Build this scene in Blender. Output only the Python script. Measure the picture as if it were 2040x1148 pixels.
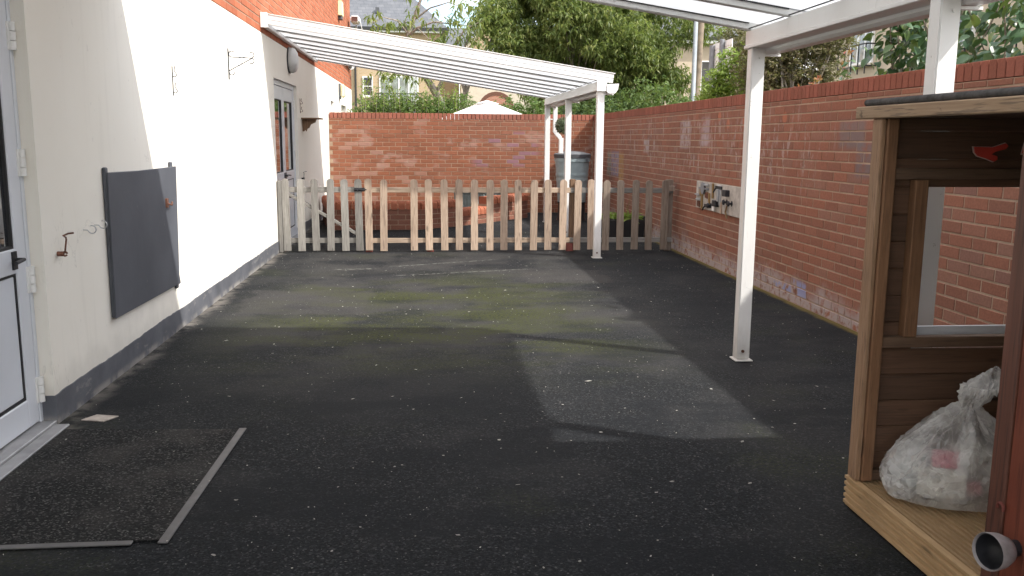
import bpy, bmesh, math, random
import numpy as np
from mathutils import Vector, Matrix

for o in list(bpy.data.objects):
    bpy.data.objects.remove(o)
SC = bpy.context.scene
COL = SC.collection
random.seed(7)
RNG = np.random.default_rng(11)
R = math.radians

# ------------------------------------------------------------------ camera
H = 1.352
def make_camera(f_px=1778.0, pitch=0.1657, yaw=0.0948, roll=0.0077):
    cy, sy, cp, sp = math.cos(yaw), math.sin(yaw), math.cos(pitch), math.sin(pitch)
    fwd = Vector((sy*cp, cy*cp, -sp)); right = Vector((cy, -sy, 0)); up = right.cross(fwd)
    r2 = right*math.cos(roll) + up*math.sin(roll); u2 = up*math.cos(roll) - right*math.sin(roll)
    cd = bpy.data.cameras.new('camera'); cam = bpy.data.objects.new('camera', cd); COL.objects.link(cam)
    m = Matrix((r2, u2, -fwd)).transposed().to_4x4(); m.translation = (0, 0, H)
    cam.matrix_world = m
    cd.sensor_width = 36; cd.lens = f_px/2040*36; cd.clip_start = 0.05; cd.clip_end = 2000
    SC.camera = cam
make_camera()

# ------------------------------------------------------------------ sky, sun, exposure
SUN_DIR = Vector((1.0, -0.58, 1.234)).normalized()
SUN_EL = math.asin(SUN_DIR.z); SUN_AZ = math.atan2(SUN_DIR.x, SUN_DIR.y)
W = bpy.data.worlds.new('World'); SC.world = W; W.use_nodes = True
wn = W.node_tree; wn.nodes.clear()
sky = wn.nodes.new('ShaderNodeTexSky'); sky.sky_type = 'NISHITA'; sky.sun_disc = False
sky.sun_elevation = SUN_EL; sky.sun_rotation = SUN_AZ; sky.air_density = 1.0; sky.dust_density = 1.5; sky.ozone_density = 1.0
bg = wn.nodes.new('ShaderNodeBackground'); bg.inputs[1].default_value = 0.15
wo = wn.nodes.new('ShaderNodeOutputWorld')
# broken white cloud over the blue, all round the sky
tc = wn.nodes.new('ShaderNodeTexCoord'); mp = wn.nodes.new('ShaderNodeMapping'); mp.inputs['Scale'].default_value = (1, 1, 2.2)
cn = wn.nodes.new('ShaderNodeTexNoise'); cn.inputs['Scale'].default_value = 2.6; cn.inputs['Detail'].default_value = 7
cr = wn.nodes.new('ShaderNodeValToRGB'); cr.color_ramp.elements[0].position = 0.38; cr.color_ramp.elements[1].position = 0.54
cm = wn.nodes.new('ShaderNodeMix'); cm.data_type = 'RGBA'
wn.links.new(tc.outputs['Generated'], mp.inputs[0]); wn.links.new(mp.outputs[0], cn.inputs[0]); wn.links.new(cn.outputs[0], cr.inputs[0])
wn.links.new(cr.outputs[0], cm.inputs[0]); wn.links.new(sky.outputs[0], cm.inputs[6]); cm.inputs[7].default_value = (7.6, 7.42, 7.15, 1)
wn.links.new(cm.outputs[2], bg.inputs[0]); wn.links.new(bg.outputs[0], wo.inputs[0])
sd = bpy.data.lights.new('sun', 'SUN'); sd.energy = 2.6; sd.angle = R(1.2); sd.color = (1, 0.955, 0.88)
so = bpy.data.objects.new('sun', sd); COL.objects.link(so)
so.rotation_euler = (-SUN_DIR).to_track_quat('-Z', 'Y').to_euler(); so.location = (12, -8, 15)
SC.view_settings.view_transform = 'Standard'; SC.view_settings.look = 'None'
SC.view_settings.exposure = 1.38; SC.view_settings.gamma = 1.0
SC.cycles.use_denoising = True
SC.cycles.max_bounces = 8; SC.cycles.diffuse_bounces = 4; SC.cycles.transparent_max_bounces = 12
SC.cycles.sample_clamp_indirect = 6

# ------------------------------------------------------------------ node helpers
class NT:
    def __init__(s, name):
        s.m = bpy.data.materials.new(name); s.m.use_nodes = True
        s.t = s.m.node_tree; s.t.nodes.clear()
        s.out = s.t.nodes.new('ShaderNodeOutputMaterial')
    def n(s, t, ins=None, **pr):
        nd = s.t.nodes.new('ShaderNode' + t)
        for k, v in pr.items(): setattr(nd, k, v)
        for k, v in (ins or {}).items(): s.put(nd.inputs[k], v)
        return nd
    def put(s, inp, v):
        if isinstance(v, bpy.types.NodeSocket): s.t.links.new(v, inp)
        elif isinstance(v, (tuple, list)) and len(v) == 3 and inp.type == 'RGBA': inp.default_value = (*v, 1)
        else: inp.default_value = v
    def pos(s): return s.n('NewGeometry').outputs['Position']
    def obj(s): return s.n('TexCoord').outputs['Object']
    def rnd(s):
        a = s.n('ObjectInfo').outputs['Random']; b = s.n('NewGeometry').outputs['Random Per Island']
        return s.math('FRACT', s.math('ADD', a, b))
    def math(s, op, a, b=0.0, c=None):
        d = {0: a, 1: b}
        if c is not None: d[2] = c
        return s.n('Math', d, operation=op).outputs[0]
    def vmul(s, v, k): return s.n('VectorMath', {0: v, 1: k}, operation='MULTIPLY').outputs[0]
    def vadd(s, v, k): return s.n('VectorMath', {0: v, 1: k}, operation='ADD').outputs[0]
    def noise(s, v, sc, det=4, ro=0.55, dist=0.0):
        return s.n('TexNoise', {'Vector': v, 'Scale': sc, 'Detail': det, 'Roughness': ro, 'Distortion': dist}).outputs[0]
    def vor(s, v, sc, feat='F1'):
        return s.n('TexVoronoi', {'Vector': v, 'Scale': sc}, feature=feat).outputs['Distance']
    def ramp(s, f, stops, interp='LINEAR'):
        nd = s.n('ValToRGB', {0: f}); r = nd.color_ramp; r.interpolation = interp
        while len(r.elements) < len(stops): r.elements.new(0.5)
        for e, (p, c) in zip(r.elements, stops):
            e.position = p; e.color = (*c, 1) if not isinstance(c, (int, float)) else (c, c, c, 1)
        return nd.outputs[0]
    def mix(s, f, a, b, bt='MIX'):
        nd = s.n('Mix', data_type='RGBA', blend_type=bt); s.put(nd.inputs[0], f); s.put(nd.inputs[6], a); s.put(nd.inputs[7], b)
        return nd.outputs[2]
    def sep(s, v):
        nd = s.n('SeparateXYZ', {0: v}); return nd.outputs[0], nd.outputs[1], nd.outputs[2]
    def sstep(s, x, a, b):
        nd = s.n('MapRange', {0: x, 1: a, 2: b}, interpolation_type='SMOOTHSTEP'); return nd.outputs[0]
    def box(s, x, lo, hi, e=0.03):
        return s.math('MULTIPLY', s.sstep(x, lo-e, lo+e), s.math('SUBTRACT', 1.0, s.sstep(x, hi-e, hi+e)))
    def mul(s, *a):
        r = a[0]
        for b in a[1:]: r = s.math('MULTIPLY', r, b)
        return r
    def bump(s, h, st=0.3, d=0.01):
        return s.n('Bump', {'Strength': st, 'Distance': d, 'Height': h}).outputs[0]
    def bsdf(s, col, rough=0.7, nrm=None, **kw):
        ins = {'Base Color': col, 'Roughness': rough}
        if isinstance(rough, float) and rough >= 0.8: ins['Specular IOR Level'] = 0.15
        if nrm is not None: ins['Normal'] = nrm
        ins.update(kw)
        b = s.n('BsdfPrincipled', ins); return b.outputs[0]
    def end(s, sh):
        s.t.links.new(sh, s.out.inputs[0]); return s.m

def plain(name, c, rough=0.5, metal=0.0, var=0.12, sc=9.0, bump=0.0, bsc=60.0):
    t = NT(name); p = t.pos()
    f = t.noise(p, sc, 5)
    c2 = tuple(x*(1-var*2) for x in c); c3 = tuple(min(1, x*(1+var)) for x in c)
    col = t.ramp(f, [(0.3, c2), (0.7, c3)])
    nm = t.bump(t.noise(p, bsc, 4), bump, 0.004) if bump else None
    rg = t.math('ADD', t.math('MULTIPLY', t.noise(p, sc*3, 3), 0.2), rough-0.1)
    return t.end(t.bsdf(col, rg, nm, Metallic=metal))

def wood(name, ca, cb, axis='z', dark=(0.05, 0.03, 0.02), rough=0.75, knots=True, across=55, var=0.25, streak=0.6, lo=0.62, blotch=0.0):
    t = NT(name)
    o = t.obj(); rn = t.rnd()
    off = t.n('CombineXYZ', {0: t.math('MULTIPLY', rn, 13.7), 1: t.math('MULTIPLY', rn, 7.3), 2: t.math('MULTIPLY', rn, 29.1)}).outputs[0]
    v = t.vadd(o, off)
    k = {'x': (0.05, 1, 1), 'y': (1, 0.05, 1), 'z': (1, 1, 0.05)}[axis]
    kk = {'x': (0.35, 1, 1), 'y': (1, 0.35, 1), 'z': (1, 1, 0.35)}[axis]
    g = t.noise(t.vmul(v, k), across, 6, 0.65, 0.6)
    big = t.noise(v, 3.0, 3)
    col = t.ramp(g, [(0.25, tuple(x*lo for x in ca)), (0.45, ca), (0.7, cb)])
    col = t.mix(t.math('MULTIPLY', t.sstep(t.noise(t.vmul(v, k), across*2.0, 3), 0.54, 0.64), streak), col, dark)
    col = t.mix(t.math('MULTIPLY', t.sstep(big, 0.45, 0.75), 0.35), col, tuple(x*0.55 for x in ca))
    if knots:
        d = t.vor(t.vmul(v, kk), 9.0)
        col = t.mix(t.math('SUBTRACT', 0.85, t.sstep(d, 0.06, 0.17)), col, tuple(x*0.35 for x in ca))
    if blotch:
        bl_ = t.sstep(t.noise(t.vmul(v, kk), 13, 5, 0.7, 0.5), 0.60, 0.68)
        col = t.mix(t.math('MULTIPLY', bl_, blotch), col, tuple(x*0.16 for x in ca))
    hv = t.mix(1.0, col, t.ramp(rn, [(0.0, 1-var), (1.0, 1+var*0.4)]), 'MULTIPLY')
    nm = t.bump(g, 0.35, 0.004)
    return t.end(t.bsdf(hv, rough, nm))

def leafmat(name, cols, trans=0.35, rough=0.45):
    t = NT(name); rn = t.rnd()
    col = t.ramp(rn, [(i/(len(cols)-1), c) for i, c in enumerate(cols)])
    col = t.mix(t.math('MULTIPLY', t.noise(t.pos(), 1.7, 2), 0.25), col, tuple(x*0.7 for x in cols[0]))
    b = t.bsdf(col, rough)
    tr = t.n('BsdfTranslucent', {0: t.mix(0.5, col, (0.22, 0.30, 0.05))}).outputs[0]
    return t.end(t.n('MixShader', {0: trans, 1: b, 2: tr}).outputs[0])

def glassy(name, c, rough=0.04):
    t = NT(name)
    col = t.ramp(t.noise(t.pos(), 2.5, 2), [(0.35, tuple(x*0.5 for x in c)), (0.65, c)])
    return t.end(t.bsdf(col, rough, None, **{'Specular IOR Level': 1.0, 'IOR': 1.7, 'Coat Weight': 1.0, 'Coat IOR': 2.0, 'Coat Roughness': 0.02}))

def brickmat(name, stops, kind=None):
    t = NT(name); p = t.pos(); x, y, z = t.sep(p); rn = t.rnd()
    col = t.ramp(rn, stops)
    col = t.mix(0.5, col, t.ramp(t.noise(p, 70, 5), [(0.3, (0.72, 0.70, 0.68)), (0.7, (1.22, 1.2, 1.18))]), 'MULTIPLY')
    big = t.noise(p, 0.9, 3)
    col = t.mix(t.math('MULTIPLY', t.sstep(big, 0.45, 0.7), 0.25), col, (0.17, 0.095, 0.075))
    if kind == 'right':
        ef = t.mul(t.math('SUBTRACT', 1.0, t.sstep(t.math('ADD', z, t.math('MULTIPLY', t.noise(p, 3.2, 4), 0.34)), 0.24, 0.42)), t.sstep(t.noise(p, 14, 4), 0.32, 0.5))
        col = t.mix(t.math('MULTIPLY', ef, 0.75), col, (0.40, 0.37, 0.37))
        bl = t.mul(t.box(y, 6.9, 7.6, 0.02), t.box(z, 0.08, 0.2, 0.02), t.sstep(t.noise(p, 7, 2), 0.5, 0.58))
        col = t.mix(t.math('MULTIPLY', bl, 0.8), col, (0.25, 0.28, 0.48))
        dv = t.vmul(p, (1, 9, 2.6))
        dr = t.mul(t.sstep(t.noise(dv, 1.6, 5, 0.7), 0.52, 0.62), t.box(z, 0.95, 1.62, 0.15), t.box(y, 6.6, 14.2, 0.8), t.sstep(t.noise(p, 1.8, 2), 0.43, 0.56))
        col = t.mix(t.math('MULTIPLY', dr, 0.42), col, (0.50, 0.47, 0.46))
        for (y0, y1, z0, z1, c, a) in ((10.35, 10.75, 1.26, 1.58, (0.42, 0.38, 0.39), 0.6), (9.62, 9.92, 1.28, 1.60, (0.42, 0.37, 0.40), 0.55), (12.3, 12.6, 1.18, 1.36, (0.5, 0.48, 0.5), 0.5),
                                       (13.88, 14.25, 0.70, 1.14, (0.42, 0.28, 0.10), 0.5), (14.25, 14.85, 0.76, 1.16, (0.24, 0.28, 0.38), 0.55), (14.85, 15.2, 0.74, 1.15, (0.20, 0.33, 0.30), 0.5),
                                       (6.1, 6.5, 1.3, 1.5, (0.16, 0.18, 0.2), 0.5), (5.95, 6.2, 1.1, 1.34, (0.14, 0.17, 0.2), 0.5)):
            mk = t.mul(t.box(y, y0, y1, 0.04), t.box(z, z0, z1, 0.03), t.sstep(t.noise(p, 11, 4), 0.3, 0.52), a)
            col = t.mix(mk, col, c)
        for (yy, zz) in ((8.55, 1.53), (9.3, 1.6), (9.02, 1.52), (7.55, 1.55)):
            d = t.n('VectorMath', {0: p, 1: (3.06, yy, zz)}, operation='DISTANCE').outputs['Value']
            col = t.mix(t.math('MULTIPLY', t.math('SUBTRACT', 1.0, t.sstep(d, 0.035, 0.06)), 0.7), col, (0.45, 0.17, 0.10))
    if kind == 'back':
        wh = t.mul(t.sstep(t.noise(t.vmul(p, (1.2, 1, 2.5)), 2.4, 3), 0.53, 0.66), t.box(z, 0.75, 1.5, 0.2), 0.25)
        col = t.mix(wh, col, (0.47, 0.38, 0.35))
        r2 = t.math('FRACT', t.math('MULTIPLY', rn, 17.0))
        pu = t.mul(t.box(x, 0.85, 2.02, 0.1), t.box(z, 0.85, 1.47, 0.05), t.sstep(r2, 0.80, 0.82), 0.45)
        col = t.mix(pu, col, (0.25, 0.16, 0.24))
        w2 = t.mul(t.sstep(r2, 0.9, 0.91), t.math('SUBTRACT', 1.0, t.sstep(x, -0.3, 0.4)), 0.22)
        col = t.mix(w2, col, (0.50, 0.38, 0.33))
    nm = t.bump(t.noise(p, 90, 5), 0.3, 0.003)
    return t.end(t.bsdf(col, 0.88, nm))

# ------------------------------------------------------------------ materials
M = {}
def render_mat():
    t = NT('white_render'); p = t.pos(); x, y, z = t.sep(p)
    col = t.ramp(t.noise(p, 1.3, 4), [(0.3, (0.79, 0.755, 0.685)), (0.7, (0.83, 0.80, 0.735))])
    st = t.mul(t.sstep(t.noise(t.vmul(p, (1, 9, 0.7)), 1.5, 4), 0.55, 0.72), 0.14)
    col = t.mix(st, col, (0.62, 0.59, 0.54))
    ck = t.mul(t.math('SUBTRACT', 1.0, t.sstep(t.math('ABSOLUTE', t.math('SUBTRACT', t.noise(t.vmul(p, (1, 1, 0.6)), 1.1, 6, 0.6, 0.8), 0.5)), 0.0, 0.0035)), t.sstep(t.noise(p, 0.8, 2), 0.5, 0.6), 0.4)
    col = t.mix(ck, col, (0.45, 0.43, 0.40))
    sp = t.mul(t.sstep(t.noise(p, 17, 3), 0.68, 0.74), 0.25)
    col = t.mix(sp, col, (0.5, 0.48, 0.45))
    low = t.mul(t.math('SUBTRACT', 1.0, t.sstep(t.math('ADD', z, t.math('MULTIPLY', t.noise(p, 7, 3), 0.22)), 0.22, 0.42)), 0.4)
    col = t.mix(low, col, (0.46, 0.44, 0.40))
    nm = t.bump(t.math('ADD', t.noise(p, 120, 3), t.math('MULTIPLY', t.noise(p, 4, 3), 2.0)), 0.16, 0.004)
    return t.end(t.bsdf(col, 0.85, nm))
M['render'] = render_mat()
def plinth_mat():
    t = NT('plinth_paint'); p = t.pos(); x, y, z = t.sep(p)
    col = t.ramp(t.noise(p, 5, 4), [(0.3, (0.062, 0.067, 0.080)), (0.7, (0.115, 0.12, 0.137))])
    sc = t.sstep(t.noise(t.vmul(p, (1, 0.6, 2)), 7, 5, 0.7), 0.58, 0.68)
    col = t.mix(t.math('MULTIPLY', sc, 0.4), col, (0.30, 0.29, 0.28))
    b = t.mul(t.math('SUBTRACT', 1.0, t.sstep(z, 0.01, 0.05)), t.sstep(t.noise(p, 6, 4), 0.4, 0.6), 0.6)
    col = t.mix(b, col, (0.33, 0.31, 0.28))
    return t.end(t.bsdf(col, 0.7, t.bump(t.noise(p, 60, 4), 0.3, 0.004)))
M['plinth'] = plinth_mat()
M['brick_right'] = brickmat('brick_right', [(0, (0.235, 0.112, 0.080)), (0.35, (0.265, 0.121, 0.084)), (0.7, (0.295, 0.130, 0.088)), (0.93, (0.27, 0.145, 0.108)), (1, (0.235, 0.125, 0.10))], 'right')
M['brick_back'] = brickmat('brick_back', [(0, (0.205, 0.084, 0.05)), (0.35, (0.23, 0.092, 0.054)), (0.75, (0.255, 0.10, 0.058)), (1, (0.22, 0.095, 0.062))], 'back')
M['brick_up'] = brickmat('brick_upper', [(0, (0.32, 0.10, 0.052)), (0.5, (0.38, 0.125, 0.066)), (1, (0.43, 0.15, 0.082))])
M['brick_low'] = brickmat('brick_planter', [(0, (0.18, 0.08, 0.058)), (0.5, (0.215, 0.094, 0.066)), (1, (0.25, 0.11, 0.08))])
M['coping'] = brickmat('brick_coping', [(0, (0.23, 0.09, 0.062)), (0.5, (0.265, 0.10, 0.07)), (1, (0.30, 0.112, 0.08))])
M['bullnose'] = brickmat('brick_bullnose', [(0, (0.28, 0.095, 0.055)), (0.5, (0.33, 0.11, 0.062)), (1, (0.37, 0.13, 0.075))])
M['mortar'] = plain('mortar', (0.38, 0.28, 0.205), 0.95, bump=0.4)
M['mortar_pale'] = plain('mortar_pale', (0.33, 0.235, 0.165), 0.95, bump=0.4)
M['mortar_low'] = plain('mortar_low', (0.36, 0.26, 0.19), 0.95, bump=0.4)

def asphalt_mat():
    t = NT('yard_asphalt'); p = t.pos(); x, y, z = t.sep(p)
    fine = t.noise(p, 95, 5, 0.8); med = t.noise(p, 7, 5, 0.6); big = t.noise(p, 0.8, 4)
    cell = t.sep(t.n('TexVoronoi', {'Vector': p, 'Scale': 150.0}).outputs['Color'])[0]
    cell2 = t.sep(t.n('TexVoronoi', {'Vector': p, 'Scale': 88.0}).outputs['Color'])[1]
    col = t.ramp(cell, [(0.0, (0.0030, 0.0036, 0.0045)), (0.55, (0.0088, 0.0104, 0.0128)), (0.86, (0.0175, 0.0193, 0.0217)), (0.96, (0.031, 0.033, 0.036)), (1.0, (0.07, 0.071, 0.071))])
    col = t.mix(t.mul(t.sstep(cell2, 0.93, 0.95), t.sstep(t.noise(p, 1.6, 4), 0.38, 0.6), 0.35), col, (0.088, 0.089, 0.088))
    col = t.mix(t.math('MULTIPLY', t.sstep(big, 0.46, 0.58), 0.45), col, (0.026, 0.0262, 0.0275))
    col = t.mix(t.math('MULTIPLY', t.sstep(t.noise(t.vmul(p, (0.7, 1.4, 1)), 1.5, 5, 0.6), 0.48, 0.60), 0.6), col, (0.0055, 0.007, 0.0095))
    # dust swept into the middle of the yard
    du = t.mul(t.box(y, 5.2, 11.2, 1.1), t.box(x, -1.5, 1.7, 0.5), t.sstep(t.noise(p, 1.3, 6, 0.65), 0.40, 0.60), t.sstep(fine, 0.36, 0.56), 0.7)
    col = t.mix(du, col, (0.050, 0.049, 0.047))
    # moss
    ms = t.mul(t.box(y, 5.3, 8.6, 0.8), t.box(x, -1.2, 1.3, 0.6), t.sstep(t.noise(t.vmul(p, (0.5, 1.2, 1)), 1.7, 5, 0.65), 0.40, 0.60), t.sstep(t.noise(p, 45, 4), 0.36, 0.56), 0.85)
    col = t.mix(ms, col, (0.036, 0.042, 0.010))
    ms2 = t.mul(t.sstep(t.noise(p, 0.9, 4), 0.55, 0.68), t.sstep(t.noise(p, 60, 3), 0.42, 0.60), 0.5)
    col = t.mix(ms2, col, (0.032, 0.038, 0.015))
    # dirt along the foot of both walls
    dl = t.mul(t.math('SUBTRACT', 1.0, t.sstep(t.math('ADD', x, t.math('MULTIPLY', t.noise(p, 2.2, 4), 0.25)), -1.66, -1.50)), t.sstep(t.noise(p, 9, 5), 0.35, 0.6), 0.6)
    col = t.mix(dl, col, (0.22, 0.20, 0.18))
    dr = t.mul(t.sstep(t.math('ADD', x, t.math('MULTIPLY', t.noise(p, 5, 4), 0.10)), 3.03, 3.10), 0.8)
    col = t.mix(dr, col, (0.16, 0.12, 0.035))
    # chalk lines
    for (x0, y0, x1, y1, w) in ((-0.45, 9.45, 0.75, 10.0, 0.02), (-0.30, 8.85, 1.05, 9.25, 0.02), (-0.95, 9.3, -0.55, 9.33, 0.03)):
        L = math.hypot(x1-x0, y1-y0); nx, ny = -(y1-y0)/L, (x1-x0)/L; dx, dy = (x1-x0)/L, (y1-y0)/L
        q = t.n('VectorMath', {0: p, 1: (x0, y0, 0)}, operation='SUBTRACT').outputs[0]
        a = t.n('VectorMath', {0: q, 1: (nx, ny, 0)}, operation='DOT_PRODUCT').outputs['Value']
        b = t.n('VectorMath', {0: q, 1: (dx, dy, 0)}, operation='DOT_PRODUCT').outputs['Value']
        mk = t.mul(t.box(a, -w, w, 0.012), t.box(b, 0, L, 0.05), t.sstep(t.noise(p, 22, 4), 0.42, 0.58), 0.32)
        col = t.mix(mk, col, (0.30, 0.30, 0.27))
    sp = t.mul(t.math('SUBTRACT', 1.0, t.sstep(t.vor(p, 34), 0.06, 0.10)), t.sstep(t.noise(p, 2.2, 4), 0.42, 0.6), 0.4)
    col = t.mix(sp, col, (0.22, 0.21, 0.19))
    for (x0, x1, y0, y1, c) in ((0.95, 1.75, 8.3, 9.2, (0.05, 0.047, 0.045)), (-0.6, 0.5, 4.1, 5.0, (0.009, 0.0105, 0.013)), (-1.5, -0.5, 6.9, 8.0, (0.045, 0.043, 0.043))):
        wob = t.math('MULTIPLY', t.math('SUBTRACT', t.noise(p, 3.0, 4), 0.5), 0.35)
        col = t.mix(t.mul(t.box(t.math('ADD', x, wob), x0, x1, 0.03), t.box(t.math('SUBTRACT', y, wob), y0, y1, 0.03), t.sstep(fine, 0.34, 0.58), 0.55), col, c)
    h = t.math('ADD', t.math('MULTIPLY', fine, 0.4), t.math('MULTIPLY', cell, 0.6))
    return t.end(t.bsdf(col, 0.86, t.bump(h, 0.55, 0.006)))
M['asphalt'] = asphalt_mat()
def mat_mat():
    t = NT('coir_mat'); p = t.pos()
    f = t.sep(t.n('TexVoronoi', {'Vector': t.vmul(p, (1, 1.6, 1)), 'Scale': 150.0}).outputs['Color'])[0]
    col = t.ramp(f, [(0.0, (0.006, 0.006, 0.007)), (0.6, (0.016, 0.016, 0.0165)), (0.88, (0.034, 0.034, 0.034)), (1.0, (0.13, 0.13, 0.126))])
    col = t.mix(t.mul(t.sstep(t.noise(p, 3.2, 4), 0.4, 0.7), 0.35), col, (0.075, 0.07, 0.066))
    return t.end(t.bsdf(col, 0.95, t.bump(f, 0.9, 0.006)))
M['coir'] = mat_mat()
M['outer'] = plain('outer_ground', (0.10, 0.11, 0.06), 0.95, var=0.3, sc=2.0)
def paint_white():
    t = NT('white_aluminium'); p = t.pos()
    col = t.ramp(t.noise(p, 3, 4), [(0.3, (0.76, 0.757, 0.745)), (0.7, (0.82, 0.818, 0.81))])
    g = t.mul(t.sstep(t.noise(t.vmul(p, (6, 6, 1)), 4.0, 5, 0.7), 0.60, 0.75), 0.35)
    col = t.mix(g, col, (0.45, 0.43, 0.40))
    zz = t.sep(p)[2]
    gl = t.mul(t.math('SUBTRACT', 1.0, t.sstep(t.math('ADD', zz, t.math('MULTIPLY', t.noise(t.vmul(p, (4, 4, 1)), 9, 4), 0.3)), 0.10, 0.42)), 0.55)
    col = t.mix(gl, col, (0.36, 0.34, 0.30))
    sc = t.mul(t.sstep(t.noise(p, 38, 3, 0.6), 0.70, 0.74), 0.5)
    col = t.mix(sc, col, (0.30, 0.28, 0.26))
    return t.end(t.bsdf(col, 0.38, None))
M['alu'] = paint_white()
M['upvc'] = plain('white_door_paint', (0.66, 0.69, 0.75), 0.35, var=0.04, sc=2)
def opal():
    t = NT('opal_sheet'); p = t.pos()
    c = t.ramp(t.noise(p, 1.2, 4), [(0.3, (0.70, 0.715, 0.735)), (0.7, (0.78, 0.79, 0.80))])
    d = t.bsdf(c, 0.35)
    tr = t.n('BsdfTranslucent', {0: c}).outputs[0]
    return t.end(t.n('MixShader', {0: 0.68, 1: d, 2: tr}).outputs[0])
M['opal'] = opal()
M['rubber'] = plain('black_rubber', (0.02, 0.02, 0.022), 0.6)
M['steel'] = plain('galvanised_steel', (0.45, 0.46, 0.48), 0.45, 0.7, sc=14)
M['iron'] = plain('black_iron', (0.02, 0.02, 0.025), 0.55, 0.2)
M['rust'] = plain('rusty_iron', (0.16, 0.07, 0.045), 0.8, 0.2, var=0.3, sc=40)
M['board'] = None
def board_mat():
    t = NT('blackboard_paint'); p = t.pos()
    col = t.ramp(t.noise(p, 2.4, 5), [(0.3, (0.060, 0.066, 0.080)), (0.7, (0.088, 0.095, 0.113))])
    col = t.mix(t.mul(t.sstep(t.noise(p, 14, 5, 0.7), 0.66, 0.72), 0.4), col, (0.2, 0.2, 0.22))
    sc = t.math('SUBTRACT', 1.0, t.sstep(t.vor(p, 6), 0.012, 0.028))
    col = t.mix(t.math('MULTIPLY', sc, 0.8), col, (0.025, 0.025, 0.03))
    return t.end(t.bsdf(col, 0.62, t.bump(t.noise(p, 30, 4), 0.15, 0.004)))
M['board'] = board_mat()
M['wood_grey'] = wood('wood_weathered_grey', (0.22, 0.208, 0.19), (0.30, 0.288, 0.265), 'z', (0.10, 0.09, 0.08))
M['wood_greyx'] = wood('wood_weathered_grey_rail', (0.20, 0.19, 0.172), (0.28, 0.265, 0.245), 'x', (0.10, 0.09, 0.08))
M['wood_tan'] = wood('wood_pale_tan', (0.42, 0.315, 0.235), (0.52, 0.41, 0.32), 'z', (0.13, 0.09, 0.07))
M['wood_tanx'] = wood('wood_pale_tan_rail', (0.42, 0.32, 0.23), (0.52, 0.41, 0.32), 'x', (0.13, 0.09, 0.07))
M['wood_brown'] = wood('wood_aged_brown', (0.26, 0.205, 0.16), (0.34, 0.28, 0.225), 'z', (0.10, 0.07, 0.05))
M['post_brown'] = wood('post_brown', (0.20, 0.12, 0.07), (0.28, 0.17, 0.10), 'z', (0.06, 0.03, 0.02))
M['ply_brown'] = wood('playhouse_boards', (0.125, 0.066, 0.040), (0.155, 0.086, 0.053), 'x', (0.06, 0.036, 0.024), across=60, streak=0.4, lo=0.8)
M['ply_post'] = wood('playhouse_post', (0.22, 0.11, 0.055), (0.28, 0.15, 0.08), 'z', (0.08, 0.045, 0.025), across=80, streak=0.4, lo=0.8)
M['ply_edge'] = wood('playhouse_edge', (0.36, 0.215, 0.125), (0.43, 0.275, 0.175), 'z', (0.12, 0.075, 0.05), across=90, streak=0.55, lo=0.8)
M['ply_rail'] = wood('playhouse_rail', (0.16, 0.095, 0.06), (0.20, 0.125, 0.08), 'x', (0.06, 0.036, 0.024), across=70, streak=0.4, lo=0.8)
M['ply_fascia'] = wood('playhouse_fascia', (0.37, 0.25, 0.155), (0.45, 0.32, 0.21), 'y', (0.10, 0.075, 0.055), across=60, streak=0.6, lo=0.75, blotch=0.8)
M['deck'] = wood('deck_timber', (0.42, 0.275, 0.14), (0.49, 0.335, 0.185), 'y', (0.26, 0.165, 0.085), across=70, streak=0.4, lo=0.82)
M['red_wood'] = wood('red_stained_wood', (0.19, 0.048, 0.027), (0.24, 0.068, 0.038), 'z', (0.07, 0.015, 0.01), rough=0.5, knots=False, across=35)
M['red_dark'] = wood('dark_red_stained_wood', (0.105, 0.040, 0.026), (0.135, 0.052, 0.034), 'z', (0.03, 0.01, 0.008), rough=0.55, knots=False, across=35)
M['felt'] = plain('roof_felt', (0.075, 0.072, 0.072), 0.9, var=0.25, sc=30, bump=0.6)
M['black_plastic'] = plain('black_plastic', (0.018, 0.018, 0.02), 0.45)
M['grey_plastic'] = plain('grey_plastic', (0.30, 0.37, 0.39), 0.5, var=0.08)
M['lid_plastic'] = plain('dark_lid_plastic', (0.075, 0.08, 0.09), 0.5)
M['trough'] = plain('grey_green_plastic', (0.22, 0.26, 0.26), 0.6)
M['white'] = plain('white_plastic', (0.78, 0.78, 0.77), 0.45, var=0.04)
M['lampglass'] = plain('lamp_diffuser', (0.62, 0.63, 0.63), 0.35, var=0.04)
M['cream'] = plain('cream_plastic', (0.72, 0.66, 0.42), 0.5, var=0.05)
M['glass'] = glassy('window_glass', (0.05, 0.06, 0.075))
M['glass_door'] = glassy('door_glass', (0.02, 0.025, 0.035), 0.02)
M['glass_pale'] = glassy('curtained_glass', (0.34, 0.40, 0.44), 0.12)
M['glass_green'] = glassy('curtained_glass_green', (0.26, 0.32, 0.28), 0.12)
M['yellow_brick'] = None
def house_brick(name, c1, c2, c3, mort):
    t = NT(name); p = t.pos(); x, y, z = t.sep(p)
    v = t.n('CombineXYZ', {0: t.math('ADD', x, y), 1: z, 2: 0.0}).outputs[0]
    b = t.n('TexBrick', {'Vector': v, 'Color1': c1, 'Color2': c2, 'Mortar': mort, 'Scale': 1.0, 'Mortar Size': 0.012, 'Brick Width': 0.225, 'Row Height': 0.075, 'Bias': 0.0})
    col = t.mix(t.math('MULTIPLY', t.noise(p, 1.5, 3), 0.5), b.outputs[0], c3)
    return t.end(t.bsdf(col, 0.9))
M['yellow_brick'] = house_brick('yellow_brick', (0.36, 0.26, 0.155), (0.43, 0.32, 0.20), (0.38, 0.275, 0.165), (0.42, 0.355, 0.27))
M['red_brick_far'] = house_brick('far_red_brick', (0.30, 0.11, 0.07), (0.36, 0.14, 0.09), (0.32, 0.12, 0.08), (0.42, 0.33, 0.26))
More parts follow.
